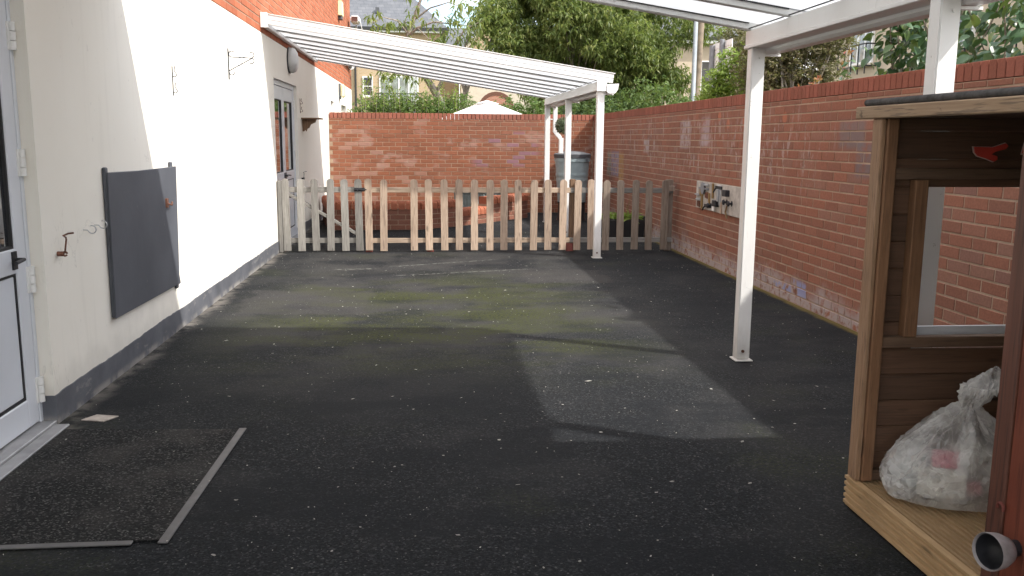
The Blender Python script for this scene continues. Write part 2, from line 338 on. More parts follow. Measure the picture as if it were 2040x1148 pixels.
M['cream_wall'] = plain('cream_render', (0.44, 0.36, 0.27), 0.9, var=0.06, sc=2)
M['cream_band'] = plain('pale_stone', (0.52, 0.46, 0.37), 0.85, var=0.05)
def slate():
    t = NT('slate_roof'); p = t.pos(); x, y, z = t.sep(p)
    v = t.n('CombineXYZ', {0: t.math('ADD', x, t.math('MULTIPLY', y, 0.3)), 1: t.math('MULTIPLY', z, 1.35), 2: 0.0}).outputs[0]
    b = t.n('TexBrick', {'Vector': v, 'Color1': (0.075, 0.082, 0.097), 'Color2': (0.125, 0.132, 0.15), 'Mortar': (0.045, 0.05, 0.06), 'Mortar Size': 0.012, 'Brick Width': 0.42, 'Row Height': 0.24, 'Scale': 1.0})
    col = t.mix(0.4, b.outputs[0], t.ramp(t.noise(p, 3, 4), [(0.3, (0.065, 0.072, 0.086)), (0.7, (0.14, 0.144, 0.156))]))
    return t.end(t.bsdf(col, 0.75))
M['slate'] = slate()
M['canvas'] = plain('white_canvas', (0.80, 0.80, 0.80), 0.85, var=0.03)
M['bark'] = plain('bark', (0.27, 0.235, 0.20), 0.9, var=0.3, sc=14, bump=0.7, bsc=40)
M['pole_wood'] = plain('pole_wood', (0.25, 0.20, 0.15), 0.9, var=0.2, sc=6, bump=0.4)
M['lamp_grey'] = plain('lamp_column_grey', (0.36, 0.40, 0.44), 0.55, 0.3, var=0.08)
M['sign_grey'] = plain('sign_back_grey', (0.78, 0.77, 0.76), 0.6, 0.0, var=0.06)
M['sign_post'] = plain('sign_post_grey', (0.24, 0.25, 0.27), 0.6, 0.2)
M['leaf_cherry'] = leafmat('cherry_leaf', [(0.10, 0.15, 0.045), (0.15, 0.21, 0.06), (0.22, 0.27, 0.08), (0.34, 0.36, 0.12)], 0.55)
M['leaf_hedge'] = leafmat('hedge_leaf', [(0.075, 0.14, 0.04), (0.12, 0.20, 0.055), (0.20, 0.27, 0.10)], 0.42)
M['leaf_dark'] = leafmat('laurel_leaf', [(0.05, 0.10, 0.04), (0.09, 0.155, 0.055), (0.17, 0.23, 0.09)], 0.4)
M['leaf_bay'] = leafmat('bay_leaf', [(0.20, 0.30, 0.055), (0.27, 0.39, 0.075), (0.36, 0.46, 0.12)], 0.5)
M['leaf_brown'] = leafmat('olive_brown_leaf', [(0.10, 0.09, 0.045), (0.15, 0.125, 0.07), (0.23, 0.18, 0.11), (0.11, 0.125, 0.05)], 0.35)
M['leaf_cam'] = leafmat('camellia_leaf', [(0.028, 0.075, 0.036), (0.042, 0.105, 0.046), (0.06, 0.135, 0.05), (0.14, 0.21, 0.045)], 0.16, 0.36)
M['leaf_red'] = leafmat('red_young_leaf', [(0.28, 0.05, 0.035), (0.34, 0.09, 0.05), (0.26, 0.15, 0.05)], 0.3)
M['leaf_dry'] = leafmat('dry_stem', [(0.25, 0.16, 0.08), (0.32, 0.22, 0.12)], 0.2)
M['leaf_box'] = leafmat('topiary_leaf', [(0.08, 0.11, 0.06), (0.13, 0.165, 0.095), (0.2, 0.23, 0.15)], 0.2)
M['soil'] = plain('soil', (0.04, 0.03, 0.022), 0.95, bump=0.5)
M['litter'] = plain('pale_litter', (0.34, 0.33, 0.30), 0.85, var=0.3, sc=3)
M['concrete'] = plain('concrete_patch', (0.42, 0.37, 0.33), 0.9, var=0.25, sc=18, bump=0.5)
M['red_foam'] = plain('red_foam', (0.48, 0.045, 0.03), 0.7)
M['pale_edge'] = plain('pale_foam_edge', (0.5, 0.36, 0.33), 0.7)
M['grey_enamel'] = plain('grey_enamel', (0.30, 0.275, 0.28), 0.5, 0.1, var=0.15, sc=30)
M['pink_card'] = plain('pink_card', (0.60, 0.10, 0.16), 0.6)
M['white_card'] = plain('white_card', (0.62, 0.60, 0.55), 0.7, var=0.2, sc=25)
M['shoe_red'] = plain('red_oxide_metal', (0.17, 0.045, 0.035), 0.7, 0.1)
M['strip'] = plain('edge_strip_grey', (0.105, 0.103, 0.105), 0.6, 0.1, var=0.1)
M['sill'] = plain('threshold_metal', (0.33, 0.33, 0.34), 0.5, 0.3, var=0.12)
M['brass'] = plain('brass', (0.28, 0.18, 0.07), 0.5, 0.5)
M['board_ply'] = plain('whitewashed_ply', (0.47, 0.44, 0.40), 0.85, var=0.18, sc=12)
def bag_mat():
    t = NT('clear_plastic_bag'); p = t.pos()
    c = t.ramp(t.noise(p, 12, 6, 0.65), [(0.3, (0.88, 0.87, 0.85)), (0.7, (0.95, 0.95, 0.95))])
    fin = t.math('ABSOLUTE', t.math('SUBTRACT', t.noise(p, 14, 3, 0.5, 1.2), 0.5))
    nm = t.bump(t.sstep(fin, 0.0, 0.12), 0.25, 0.006)
    d = t.bsdf(c, 0.16, nm, **{'Specular IOR Level': 0.9, 'Coat Weight': 1.0, 'Coat Roughness': 0.06}); tl = t.n('BsdfTranslucent', {0: c, 1: nm}).outputs[0]
    a = t.n('MixShader', {0: 0.3, 1: d, 2: tl}).outputs[0]
    tp = t.n('BsdfTransparent', {0: (0.95, 0.95, 0.95, 1)}).outputs[0]
    f = t.ramp(t.math('ADD', t.noise(p, 8, 5, 0.6), t.math('MULTIPLY', t.sstep(fin, 0.0, 0.05), 0.08)), [(0.40, 0.36), (0.66, 0.68)])
    return t.end(t.n('MixShader', {0: f, 1: a, 2: tp}).outputs[0])
M['bag'] = bag_mat()

# ------------------------------------------------------------------ mesh helpers
def root_loc(o):
    v = Vector((0, 0, 0))
    while o is not None:
        v += Vector(o.location); o = o.parent
    return v
def tag(o, label=None, cat=None, group=None, kind=None):
    if label: o['label'] = label
    if cat: o['category'] = cat
    if group: o['group'] = group
    if kind: o['kind'] = kind
    return o
def thing(name, label, cat, loc=(0, 0, 0), group=None, kind=None):
    o = bpy.data.objects.new(name, None); COL.objects.link(o); o.location = loc; o.empty_display_size = 0.1
    return tag(o, label, cat, group, kind)

class MB:
    def __init__(s): s.v = []; s.f = []
    def add(s, vs, fs):
        b = len(s.v); s.v += [tuple(v) for v in vs]; s.f += [tuple(i+b for i in f) for f in fs]; return s
    def box(s, x0, x1, y0, y1, z0, z1):
        vs = [(x, y, z) for z in (z0, z1) for y in (y0, y1) for x in (x0, x1)]
        return s.add(vs, [(0, 2, 3, 1), (4, 5, 7, 6), (0, 1, 5, 4), (2, 6, 7, 3), (0, 4, 6, 2), (1, 3, 7, 5)])
    def beam(s, p0, p1, w, h, up=(0, 0, 1)):
        p0, p1 = Vector(p0), Vector(p1); d = (p1-p0).normalized(); sd_ = d.cross(Vector(up))
        if sd_.length < 1e-4: sd_ = d.cross(Vector((1, 0, 0)))
        sd_.normalize(); u = sd_.cross(d)
        vs = []
        for p in (p0, p1):
            for a, b in ((-1, -1), (1, -1), (1, 1), (-1, 1)): vs.append(p + sd_*(a*w/2) + u*(b*h/2))
        return s.add(vs, [(3, 2, 1, 0), (4, 5, 6, 7), (0, 1, 5, 4), (1, 2, 6, 5), (2, 3, 7, 6), (3, 0, 4, 7)])
    def tube(s, pts, r, n=8):
        pts = [Vector(p) for p in pts]; m = len(pts)
        rs = [r]*m if isinstance(r, (int, float)) else list(r)
        vs = []; ref = None
        for i, p in enumerate(pts):
            d = (pts[min(i+1, m-1)] - pts[max(i-1, 0)]).normalized()
            if ref is None:
                ref = d.cross(Vector((0, 0, 1)))
                if ref.length < 0.1: ref = d.cross(Vector((1, 0, 0)))
            a = (ref - d*ref.dot(d)).normalized(); ref = a; b = d.cross(a)
            for k in range(n):
                t = 2*math.pi*k/n; vs.append(p + (a*math.cos(t) + b*math.sin(t))*rs[i])
        fs = [tuple(reversed(range(n))), tuple(range((m-1)*n, m*n))]
        for i in range(m-1):
            for k in range(n):
                k2 = (k+1) % n; fs.append((i*n+k, i*n+k2, (i+1)*n+k2, (i+1)*n+k))
        return s.add(vs, fs)
    def lathe(s, prof, c, n=24, axis='z', close=True, sx=1.0, sy=1.0):
        vs = []
        for r, h in prof:
            for k in range(n):
                t = 2*math.pi*k/n; a, b = r*math.cos(t)*sx, r*math.sin(t)*sy
                q = {'z': (a, b, h), 'x': (h, a, b), 'y': (b, h, a)}[axis]
                vs.append((c[0]+q[0], c[1]+q[1], c[2]+q[2]))
        fs = []
        for i in range(len(prof)-1):
            for k in range(n):
                k2 = (k+1) % n; fs.append((i*n+k, i*n+k2, (i+1)*n+k2, (i+1)*n+k))
        if close: fs += [tuple(reversed(range(n))), tuple(range((len(prof)-1)*n, len(prof)*n))]
        return s.add(vs, fs)
    def prism(s, poly, fn, w0, w1):
        n = len(poly); vs = [fn(u, v, w0) for u, v in poly] + [fn(u, v, w1) for u, v in poly]
        fs = [tuple(reversed(range(n))), tuple(range(n, 2*n))] + [(i, (i+1) % n, n+(i+1) % n, n+i) for i in range(n)]
        return s.add(vs, fs)
    def mesh(s, name, mat, off=Vector((0, 0, 0)), smooth=False, bevel=0.0, seg=1):
        me = bpy.data.meshes.new(name)
        me.from_pydata([(v[0]-off.x, v[1]-off.y, v[2]-off.z) for v in s.v], [], s.f)
        bm = bmesh.new(); bm.from_mesh(me)
        bmesh.ops.recalc_face_normals(bm, faces=bm.faces)
        if bevel:
            es = [e for e in bm.edges if len(e.link_faces) == 2 and e.calc_face_angle(0) > 0.6]
            bmesh.ops.bevel(bm, geom=es, offset=bevel, segments=seg, affect='EDGES', clamp_overlap=True)
        bm.to_mesh(me); bm.free()
        if smooth:
            for p in me.polygons: p.use_smooth = True
            me.set_sharp_from_angle(angle=R(38))
        else: me.shade_flat()
        me.materials.append(mat); return me
    def build(s, name, mat, parent=None, origin=None, smooth=False, bevel=0.0, seg=1, kind=None, label=None):
        off = root_loc(parent) if parent else Vector(origin or (0, 0, 0))
        me = s.mesh(name, mat, off, smooth, bevel, seg)
        o = bpy.data.objects.new(name, me); COL.objects.link(o)
        if parent: o.parent = parent
        else: o.location = off
        return tag(o, label, None, None, kind)
def inst(name, me, loc, parent, rot=(0, 0, 0)):
    o = bpy.data.objects.new(name, me); COL.objects.link(o); o.parent = parent
    o.location = Vector(loc) - root_loc(parent); o.rotation_euler = rot; return o

def np_obj(name, V, F, mat, parent=None, origin=(0, 0, 0), kind=None, smooth=False):
    off = np.array(root_loc(parent) if parent else origin, dtype=np.float64)
    V = (np.asarray(V, dtype=np.float64) - off).astype(np.float32); F = np.asarray(F, dtype=np.int32)
    me = bpy.data.meshes.new(name); k = F.shape[1]
    me.vertices.add(len(V)); me.vertices.foreach_set('co', V.ravel())
    me.loops.add(F.size); me.loops.foreach_set('vertex_index', F.ravel())
    me.polygons.add(len(F)); me.polygons.foreach_set('loop_start', np.arange(0, F.size, k, dtype=np.int32))
    me.update(calc_edges=True); me.validate()
    if smooth: me.polygons.foreach_set('use_smooth', np.ones(len(F), dtype=bool))
    else: me.shade_flat()
    me.materials.append(mat)
    o = bpy.data.objects.new(name, me); COL.objects.link(o)
    if parent: o.parent = parent
    else: o.location = off
    return tag(o, kind=kind)

# ------------------------------------------------------------------ ground
g = MB().box(-160, 160, -60, 400, -0.6, -0.012).build('ground', M['outer']); tag(g, 'open ground beyond the yard walls', 'ground', kind='structure')
g = MB().box(-1.80, 3.10, -4, 16.5, -0.3, 0.0).build('yard_ground', M['asphalt']); tag(g, 'black speckled tarmac yard with mossy dusty patches', 'ground', kind='structure')

# ------------------------------------------------------------------ brickwork
def brick_template(L, Hh, D, ch=0.0025):
    # front face at y=0 looking to -y; back at y=D. x along, z up, centred
    x, z = L/2, Hh/2
    v = [(-x, D, -z), (x, D, -z), (x, D, z), (-x, D, z), (-x, ch, -z), (x, ch, -z), (x, ch, z), (-x, ch, z),
         (-x+ch, 0, -z+ch), (x-ch, 0, -z+ch), (x-ch, 0, z-ch), (-x+ch, 0, z-ch)]
    f = [(8, 9, 10, 11), (4, 5, 9, 8), (5, 6, 10, 9), (6, 7, 11, 10), (7, 4, 8, 11), (0, 1, 5, 4), (1, 2, 6, 5), (2, 3, 7, 6), (3, 0, 4, 7)]
    return np.array(v), np.array(f)
def tmesh(name, V, F, mat):
    me = bpy.data.meshes.new(name); me.from_pydata(V.tolist(), [], F.tolist()); me.shade_flat(); me.materials.append(mat); return me
def lay_bricks(parent, items, rotz, mat, name='brick', stuffname='brickwork', score=None, limit=300, stuff_parent=None):
    """items: (cx, cy, cz, length, height, depth). Same face direction for all."""
    meshes = {}; big = []; rest = []
    if score: items = sorted(items, key=score)
    c, s_ = math.cos(rotz), math.sin(rotz)
    for i, it in enumerate(items): (big if i < limit else rest).append(it)
    for (cx, cy, cz, L, Hh, D) in big:
        k = (round(L, 3), Hh, D)
        if k not in meshes: meshes[k] = tmesh(name, *brick_template(*k), mat)
        j = random.uniform(-0.0015, 0.0015)
        inst(name, meshes[k], (cx - s_*j*-1, cy + c*j, cz), parent, (random.uniform(-.006, .006), 0, rotz + random.uniform(-.004, .004)))
    if rest:
        VV = []; FF = []; b = 0
        for (cx, cy, cz, L, Hh, D) in rest:
            V, F = brick_template(L, Hh, D); j = random.uniform(-0.0015, 0.0015)
            P = np.empty_like(V); yy = V[:, 1] + j
            P[:, 0] = cx + c*V[:, 0] - s_*yy; P[:, 1] = cy + s_*V[:, 0] + c*yy; P[:, 2] = cz + V[:, 2]
            VV.append(P); FF.append(F + b); b += len(V)
        np_obj(stuffname, np.vstack(VV), np.vstack(FF), mat, stuff_parent or parent, kind='stuff')
def bond(u0, u1, z0, n, phase=0.0, pitch=0.225, ch=0.075):
    out = []
    for k in range(n):
        off = (0.0 if k % 2 == 0 else -pitch/2) + phase
        u = u0 + off
        while u < u1 - 0.02:
            a, b = max(u, u0), min(u + pitch, u1)
            if b - a > 0.03: out.append(((a+b)/2, z0 + k*ch + ch/2, b - a - 0.010))
            u += pitch
    return out

XL, XR, YB = -1.7577, 3.061, 16.51
ZT = 1.795
# right boundary wall: face looks to -x
rw = thing('brick_wall', 'long shaded red brick boundary wall with chalk drips and brick on edge coping', 'wall', (XR, 4.0, 0))
MB().box(XR+0.0035, XR+0.21, 1.5, YB+0.20, -0.2, 1.69).build('mortar_core', M['mortar'], rw)
its = [(XR, u, z, L, 0.064, 0.03) for u, z, L in bond(1.6, YB+0.0, 0.0, 22) if True]
cops = []
y = 1.6
cop_items = []
while y < YB+0.2:
    cop_items.append((XR-0.001, y+0.0375, 1.6925+0.052, 0.066, 0.103, 0.218)); y += 0.075
rz = -math.pi/2     # template -y -> -x
vis = lambda it: abs(it[1]-4.4) if it[1] > 4.25 else 50+abs(it[1])
# course 23 fills up to the coping
its += [(XR, u, 22*0.075+0.0205, L, 0.032, 0.03) for u, z, L in bond(1.6, YB, 0, 1)]
lay_bricks(rw, its, rz, M['brick_right'], 'brick', 'brickwork', vis, 225)
lay_bricks(rw, cop_items, rz, M['coping'], 'coping_brick', 'coping_run', vis, 75)
# back boundary wall: face looks to -y
bw = thing('brick_wall', 'sunlit brick wall with purple painted bricks behind the picket fence', 'wall', (0.65, YB, 0))
MB().box(XL+0.005, XR-0.002, YB+0.0035, YB+0.21, -0.2, 1.69).build('mortar_core', M['mortar_pale'], bw)
its = [(u, YB, z, L, 0.066, 0.03) for u, z, L in bond(XL+0.01, XR-0.01, 0.0, 22, 0.05)]
its += [(u, YB, 22*0.075+0.0205, L, 0.032, 0.03) for u, z, L in bond(XL+0.01, XR-0.01, 0, 1)]
lay_bricks(bw, its, 0.0, M['brick_back'], 'brick', 'brickwork', lambda it: -it[2] + (3 if it[0] > 2.0 else 0), 240)
ci = []
x = XL+0.012
while x < XR-0.07:
    ci.append((x+0.0375, YB-0.001, 1.6925+0.052, 0.066, 0.103, 0.218)); x += 0.075
lay_bricks(bw, ci, 0.0, M['coping'], 'coping_brick', 'coping_run', None, 66)

# ------------------------------------------------------------------ school building on the left
sb = thing('school_building', 'white rendered building with orange brick upper storey and grey plinth', 'building', (XL, 4.25, 0))
ZB = 2.452
def wall_cells(mb, x0, x1, us, zs, holes):
    for i in range(len(us)-1):
        for k in range(len(zs)-1):
            cu, cz = (us[i]+us[i+1])/2, (zs[k]+zs[k+1])/2
            if any(a < cu < b and c < cz < d for a, b, c, d in holes): continue
            mb.box(x0, x1, us[i], us[i+1], zs[k], zs[k+1])
DY0, DY1, DZ = 3.18, 4.25, 2.12          # near door opening
EY0, EY1, EZ = 10.76, 12.58, 2.03        # double door opening
F1 = (16.95, 17.55, 0.95, 2.02); F2 = (19.0, 20.1, 0.95, 2.02)
mb = MB()
wall_cells(mb, XL-0.30, XL, [-4, DY0, DY1, EY0, EY1, F1[0], F1[1], F2[0], F2[1], 21.7], [0.0, 0.95, 2.02, EZ, DZ, ZB],
           [(DY0, DY1, -1, DZ), (EY0, EY1, -1, EZ), F1, F2])
mb.box(-9.0, XL-0.302, 21.42, 21.7, 0, ZB)
mb.build('render_wall', M['render'], sb)
mb = MB()
for a, b in ((-4, DY0), (DY1-0.002, EY0), (EY1, 16.4)):
    k_ = max(2, int((b-a)/0.045)); top = [(a+(b-a)*i/k_, 0.143+random.gauss(0, .0018)+0.003*math.sin(i*0.21)) for i in range(k_+1)]
    mb.prism([(a, 0.001)] + top + [(b, 0.001)], lambda u, v, w: (w, u, v), XL-0.06, XL+0.006)
mb.box(XL-0.30, XL-0.06, DY1-0.004, DY1+0.02, 0.001, 0.145)
mb.build('plinth', M['plinth'], sb)
bwall = MB().box(-9.0, XL-0.004, -4, 21.7, ZB, 6.2).build('brick_wall_core', M['mortar_pale'], sb)
its = [(XL, u, z, L, 0.064, 0.03) for u, z, L in bond(3.0, 21.7, ZB+0.002, 36)]
sight = lambda it: it[1] if (it[1] > 7.9 and it[2] < 1.42 + it[1]*0.158) else 100 + it[1]
lay_bricks(bwall, its, math.pi/2, M['brick_up'], 'brick', 'brickwork', sight, 300, stuff_parent=sb)
MB().box(-9.2, XL+0.06, -4, 21.8, 6.2, 6.35).build('roof', M['slate'], sb)
# interior darkness behind the doors
MB().box(-3.6, -3.5, -4, 16, 0, ZB).box(-3.5, XL-0.305, 4.9, 5.0, 0, ZB).box(-3.5, XL-0.305, 1.9, 2.0, 0, ZB).build('inner_wall', M['cream_band'], sb)
MB().box(-3.5, XL-0.305, -4, 16, -0.05, 0.0).build('inner_floor', M['lid_plastic'], sb)

# near glazed door, in plane x = -1.82
def door_leaf(parent, name, xf, y0, y1, z0, z1, zmid, st=0.105, glass=M['glass_door'], handle_y=None, hinge_y=None, label=None):
    t = 0.05; rb = 0.11
    mb = MB()
    mb.box(xf-t, xf, y0, y0+st, z0, z1).box(xf-t, xf, y1-st, y1, z0, z1)
    mb.box(xf-t, xf, y0+st, y1-st, z0, z0+0.13).box(xf-t, xf, y0+st, y1-st, zmid-rb/2, zmid+rb/2).box(xf-t, xf, y0+st, y1-st, z1-0.16, z1)
    d = mb.build(name, M['upvc'], parent, bevel=0.004, label=label)
    MB().box(xf-0.035, xf-0.022, y0+st-0.005, y1-st+0.005, zmid+rb/2-0.005, z1-0.155).build('glass_pane', glass, d)
    MB().box(xf-0.03, xf-0.012, y0+st+0.012, y1-st-0.012, z0+0.142, zmid-rb/2-0.012).build('lower_panel', M['upvc'], d, bevel=0.004)
    gk = MB()
    for (a, b, c, e) in ((y0+st, y1-st, zmid+rb/2, z1-0.16), (y0+st, y1-st, z0+0.13, zmid-rb/2)):
        gk.box(xf-0.034, xf-0.008, a, a+0.012, c, e).box(xf-0.034, xf-0.008, b-0.012, b, c, e).box(xf-0.034, xf-0.008, a+0.012, b-0.012, c, c+0.012).box(xf-0.034, xf-0.008, a+0.012, b-0.012, e-0.012, e)
    gk.build('gasket', M['rubber'], d)
    if handle_y is not None:
        MB().box(xf, xf+0.008, handle_y-0.02, handle_y+0.02, zmid-0.035, zmid+0.045).tube([(xf+0.005, handle_y, zmid+0.01), (xf+0.045, handle_y, zmid+0.01), (xf+0.05, handle_y+0.09*(1 if handle_y < (y0+y1)/2 else -1), zmid+0.005)], 0.008).build('handle', M['iron'], d, smooth=True)
    if hinge_y is not None:
        for hz in (0.18, 0.70, 1.23, 1.78):
            hb = MB()
            for k in range(3): hb.tube([(xf+0.012, hinge_y, hz-0.06+k*0.041), (xf+0.012, hinge_y, hz-0.022+k*0.041)], 0.014, 10)
            hb.box(xf-0.001, xf+0.006, hinge_y-0.03, hinge_y+0.012, hz-0.06, hz+0.06)
            hb.build('hinge', M['white'], d, smooth=True)
    return d
XD = XL-0.062
fr = MB().box(XD-0.06, XD+0.004, DY1-0.03, DY1-0.001, 0.0, DZ-0.001).box(XD-0.06, XD+0.004, DY0+0.001, DY0+0.03, 0, DZ-0.001).box(XD-0.06, XD+0.004, DY0+0.03, DY1-0.03, DZ-0.04, DZ-0.001).build('door_frame', M['upvc'], sb, bevel=0.003)
door_leaf(sb, 'door', XD, DY0+0.034, DY1-0.034, 0.03, DZ-0.045, 0.80, 0.10, handle_y=DY1-0.16, hinge_y=DY1-0.020, label='white near door with glazed top and solid lower panel')
MB().box(XD-0.10, XL+0.005, DY0+0.002, DY1-0.006, 0.002, 0.024).box(XL+0.005, XL+0.07, DY0+0.002, DY1-0.03, 0.002, 0.012).build('threshold', M['sill'], sb, bevel=0.003)
# double door beneath the far canopy
XE = XL-0.045
MB().box(XE-0.06, XE+0.006, EY0+0.001, EY0+0.05, 0.0, EZ-0.001).box(XE-0.06, XE+0.006, EY1-0.05, EY1-0.001, 0, EZ-0.001).box(XE-0.06, XE+0.006, EY0+0.05, EY1-0.05, EZ-0.06, EZ-0.001).build('door_frame', M['upvc'], sb, bevel=0.003)
ym = (EY0+EY1)/2
door_leaf(sb, 'door', XE, EY0+0.055, ym-0.003, 0.03, EZ-0.065, 0.86, 0.085, handle_y=ym-0.05)
door_leaf(sb, 'door', XE, ym+0.003, EY1-0.055, 0.03, EZ-0.065, 0.86, 0.085, handle_y=ym+0.05, hinge_y=EY1-0.05)
MB().box(XE-0.10, XL+0.03, EY0, EY1, 0.002, 0.025).build('threshold', M['sill'], sb)
for a, b, c, d in (F1, F2):
    n_ = 2 if b-a > 0.8 else 1
    w_ = MB().box(XL-0.16, XL-0.10, a, a+0.06, c, d).box(XL-0.16, XL-0.10, b-0.06, b, c, d).box(XL-0.16, XL-0.10, a+0.06, b-0.06, c, c+0.06).box(XL-0.16, XL-0.10, a+0.06, b-0.06, d-0.06, d)
    if n_ == 2: w_.box(XL-0.16, XL-0.10, (a+b)/2-0.03, (a+b)/2+0.03, c+0.06, d-0.06)
    wf = w_.build('window_frame', M['upvc'], sb)
    MB().box(XL-0.14, XL-0.13, a+0.06, b-0.06, c+0.06, d-0.06).build('glass_pane', M['glass'], wf)
# rainwater pipe with clips high on the brick flank
MB().tube([(XL+0.05, 17.4, 3.02), (XL+0.05, 21.2, 2.92)], 0.035, 10).build('waste_pipe', M['black_plastic'], sb, smooth=True)
for yy in (18.9, 21.0):
    MB().lathe([(0.06, -0.06), (0.07, 0.0), (0.06, 0.06)], (XL+0.06, yy, 2.92), 12, 'y').build('pipe_collar', M['white'], sb, smooth=True)

# ------------------------------------------------------------------ canopies
def canopy(name, label, Y0, Y1, bars, posts, loc, feature_end=True, downpipe=False, bh=0.022):
    c = thing(name, label, 'canopy', loc)
    XW, XB = XL+0.004, 1.94
    zr = lambda X: 1.99 + 0.150*(1.94-X)
    # eaves beam
    MB().box(1.897, 1.983, Y0, Y1, 1.908, 1.992).box(1.888, 1.992, Y0+0.002, Y1-0.002, 1.888, 1.9075).build('eaves_beam', M['alu'], c, bevel=0.003)
    MB().box(1.884, 1.996, Y0-0.008, Y0-0.0005, 1.882, 2.0).build('beam_end_cap', M['alu'], c, bevel=0.002)
    # gutter
    prof = [(1.999, 1.955), (1.999, 1.875), (2.02, 1.862), (2.085, 1.862), (2.115, 1.90), (2.125, 1.962), (2.118, 1.962), (2.108, 1.905), (2.08, 1.872), (2.022, 1.872), (2.008, 1.882), (2.008, 1.955)]
    gt = MB().prism(prof, lambda u, v, w: (u, w, v), Y0-0.01, Y1).build('gutter', M['alu'], c)
    MB().prism([(1.999, 1.958), (1.999, 1.872), (2.02, 1.858), (2.088, 1.858), (2.12, 1.90), (2.13, 1.966)], lambda u, v, w: (u, w, v), Y0-0.018, Y0-0.0105).build('end_cap', M['alu'], gt)
    # wall plate
    MB().box(XW, XW+0.055, Y0, Y1, 2.515, 2.635).build('wall_plate', M['alu'], c, bevel=0.004)
    if feature_end: MB().box(XW, XW+0.075, Y0-0.014, Y0-0.001, 2.50, 2.655).build('end_plate', M['alu'], c, bevel=0.003)
    # rafters / glazing bars
    ends = (bars[0], bars[-1])
    for yb in bars:
        w, h = (0.06, 0.098) if yb in ends else (0.05, bh)
        x0, x1 = XW+0.056, 2.07 if yb in ends else 2.03
        k = h/2
        rf = MB().beam((x0, yb, zr(x0)+k+0.002), (x1, yb, zr(x1)+k+0.002), w, h).build('rafter', M['alu'], c, bevel=0.004)
        gk = MB()
        for sgn in (-1, 1):
            yy = yb + sgn*(w/2+0.006)
            if yy < bars[0] or yy > bars[-1]: continue
            gk.beam((x0+0.01, yy, zr(x0)+bh+0.0005), (1.89, yy, zr(1.89)+bh+0.002), 0.008, 0.006)
        gk.build('gasket', M['rubber'], rf)
        if yb in ends:
            sg = -1 if yb == bars[0] else 1
            MB().beam((x0, yb+sg*0.0305, zr(x0)+0.052), (x1, yb+sg*0.0305, zr(x1)+0.052), 0.003, 0.006).build('joint_line', M['lamp_grey'], rf)
            MB().beam((x0, yb, zr(x0)+0.108), (x1+0.02, yb, zr(x1+0.02)+0.108), 0.075, 0.008).build('capping', M['alu'], rf)
        else:
            MB().beam((x0, yb, zr(x0)+bh+0.027), (2.03, yb, zr(2.03)+bh+0.027), 0.06, 0.012).build('capping', M['alu'], rf)
    for a, b in zip(bars[:-1], bars[1:]):
        MB().beam((XW+0.058, (a+b)/2, zr(XW+0.058)+bh+0.012), (2.06, (a+b)/2, zr(2.06)+bh+0.012), b-a-0.004, 0.010).build('roof_panel', M['opal'], c)
    gk = MB().box(1.891, 1.8965, Y0+0.03, Y1-0.03, 2.0, 2.006); gk.build('beam_gasket', M['rubber'], c)
    for yp in posts:
        p = MB().box(1.90, 1.98, yp-0.04, yp+0.04, 0.012, 1.887).build('post', M['alu'], c, bevel=0.005, seg=2)
        MB().box(1.885, 1.995, yp-0.062, yp+0.05, 0.003, 0.0115).build('base_plate', M['alu'], p, bevel=0.002)
        MB().lathe([(0.010, -0.006), (0.010, 0.001), (0.004, 0.002)], (1.935, yp-0.041, 0.065), 8, 'y').build('bolt', M['rust'], p)
        MB().lathe([(0.009, -0.008), (0.009, 0.001), (0.004, 0.002)], (1.95, yp-0.041, 1.835), 8, 'y').build('bolt', M['alu'], p)
        MB().box(1.982, 2.09, yp+0.0, yp+0.03, 1.845, 1.857).build('gutter_bracket', M['alu'], p)
    if downpipe:
        MB().box(2.03, 2.095, 14.52, 14.58, 1.46, 1.86).beam((2.062, 14.55, 1.475), (2.155, 14.55, 1.36), 0.065, 0.055, (0, 1, 0)).box(2.13, 2.20, 14.52, 14.58, 1.12, 1.37).build('downpipe', M['alu'], c, bevel=0.006)
        MB().box(1.98, 2.03, 14.53, 14.56, 1.66, 1.675).build('pipe_clip', M['alu'], c)
    return c
canopy('canopy', 'white framed lean-to canopy over the double doors behind the picket fence', 10.03, 14.64,
       [10.06, 10.71, 11.36, 12.01, 12.66, 13.31, 13.96, 14.61], [10.10, 12.40, 14.57], (1.94, 10.06, 0), True, True, 0.012)
canopy('canopy', 'white framed canopy with opal roof over the doormat and wooden playhouse', -1.05, 5.345,
       [-1.02, -0.4, 0.25, 0.90, 1.55, 2.18, 2.82, 3.46, 4.09, 4.72, 5.315], [-0.6, 1.32, 3.31, 5.27], (1.94, 5.3, 0), False, False, 0.034)

# ------------------------------------------------------------------ picket fence and gate
YF = 10.70
def picket_mesh(mat, w=0.085, h=0.85, t=0.02):
    poly = [(-w/2, 0), (w/2, 0), (w/2, h-w*0.42)]
    for k in range(1, 10):
        a = math.pi*k/10; poly.append((w/2*math.cos(a), h-w*0.42 + w*0.42*math.sin(a)))
    poly.append((-w/2, h-w*0.42))
    return MB().prism(poly, lambda u, v, q: (u, q, v), -t/2, t/2).mesh('picket', mat, bevel=0.002)
PM = {k: picket_mesh(M[k]) for k in ('wood_grey', 'wood_tan', 'wood_brown')}
def picket(parent, x, key, dz=0.0, tilt=0.0):
    return inst('picket', PM[key], (x, YF, 0.018+dz), parent, (random.uniform(-.012, .012), tilt + random.uniform(-.012, .012), random.uniform(-.06, .06)))
gate = thing('picket_gate', 'grey weathered picket gate with black bolt beside the white wall', 'gate', (-1.2, YF, 0))
for x in (-1.652, -1.486, -1.317, -1.147, -0.972, -0.807): picket(gate, x, 'wood_grey', random.uniform(0, .006))
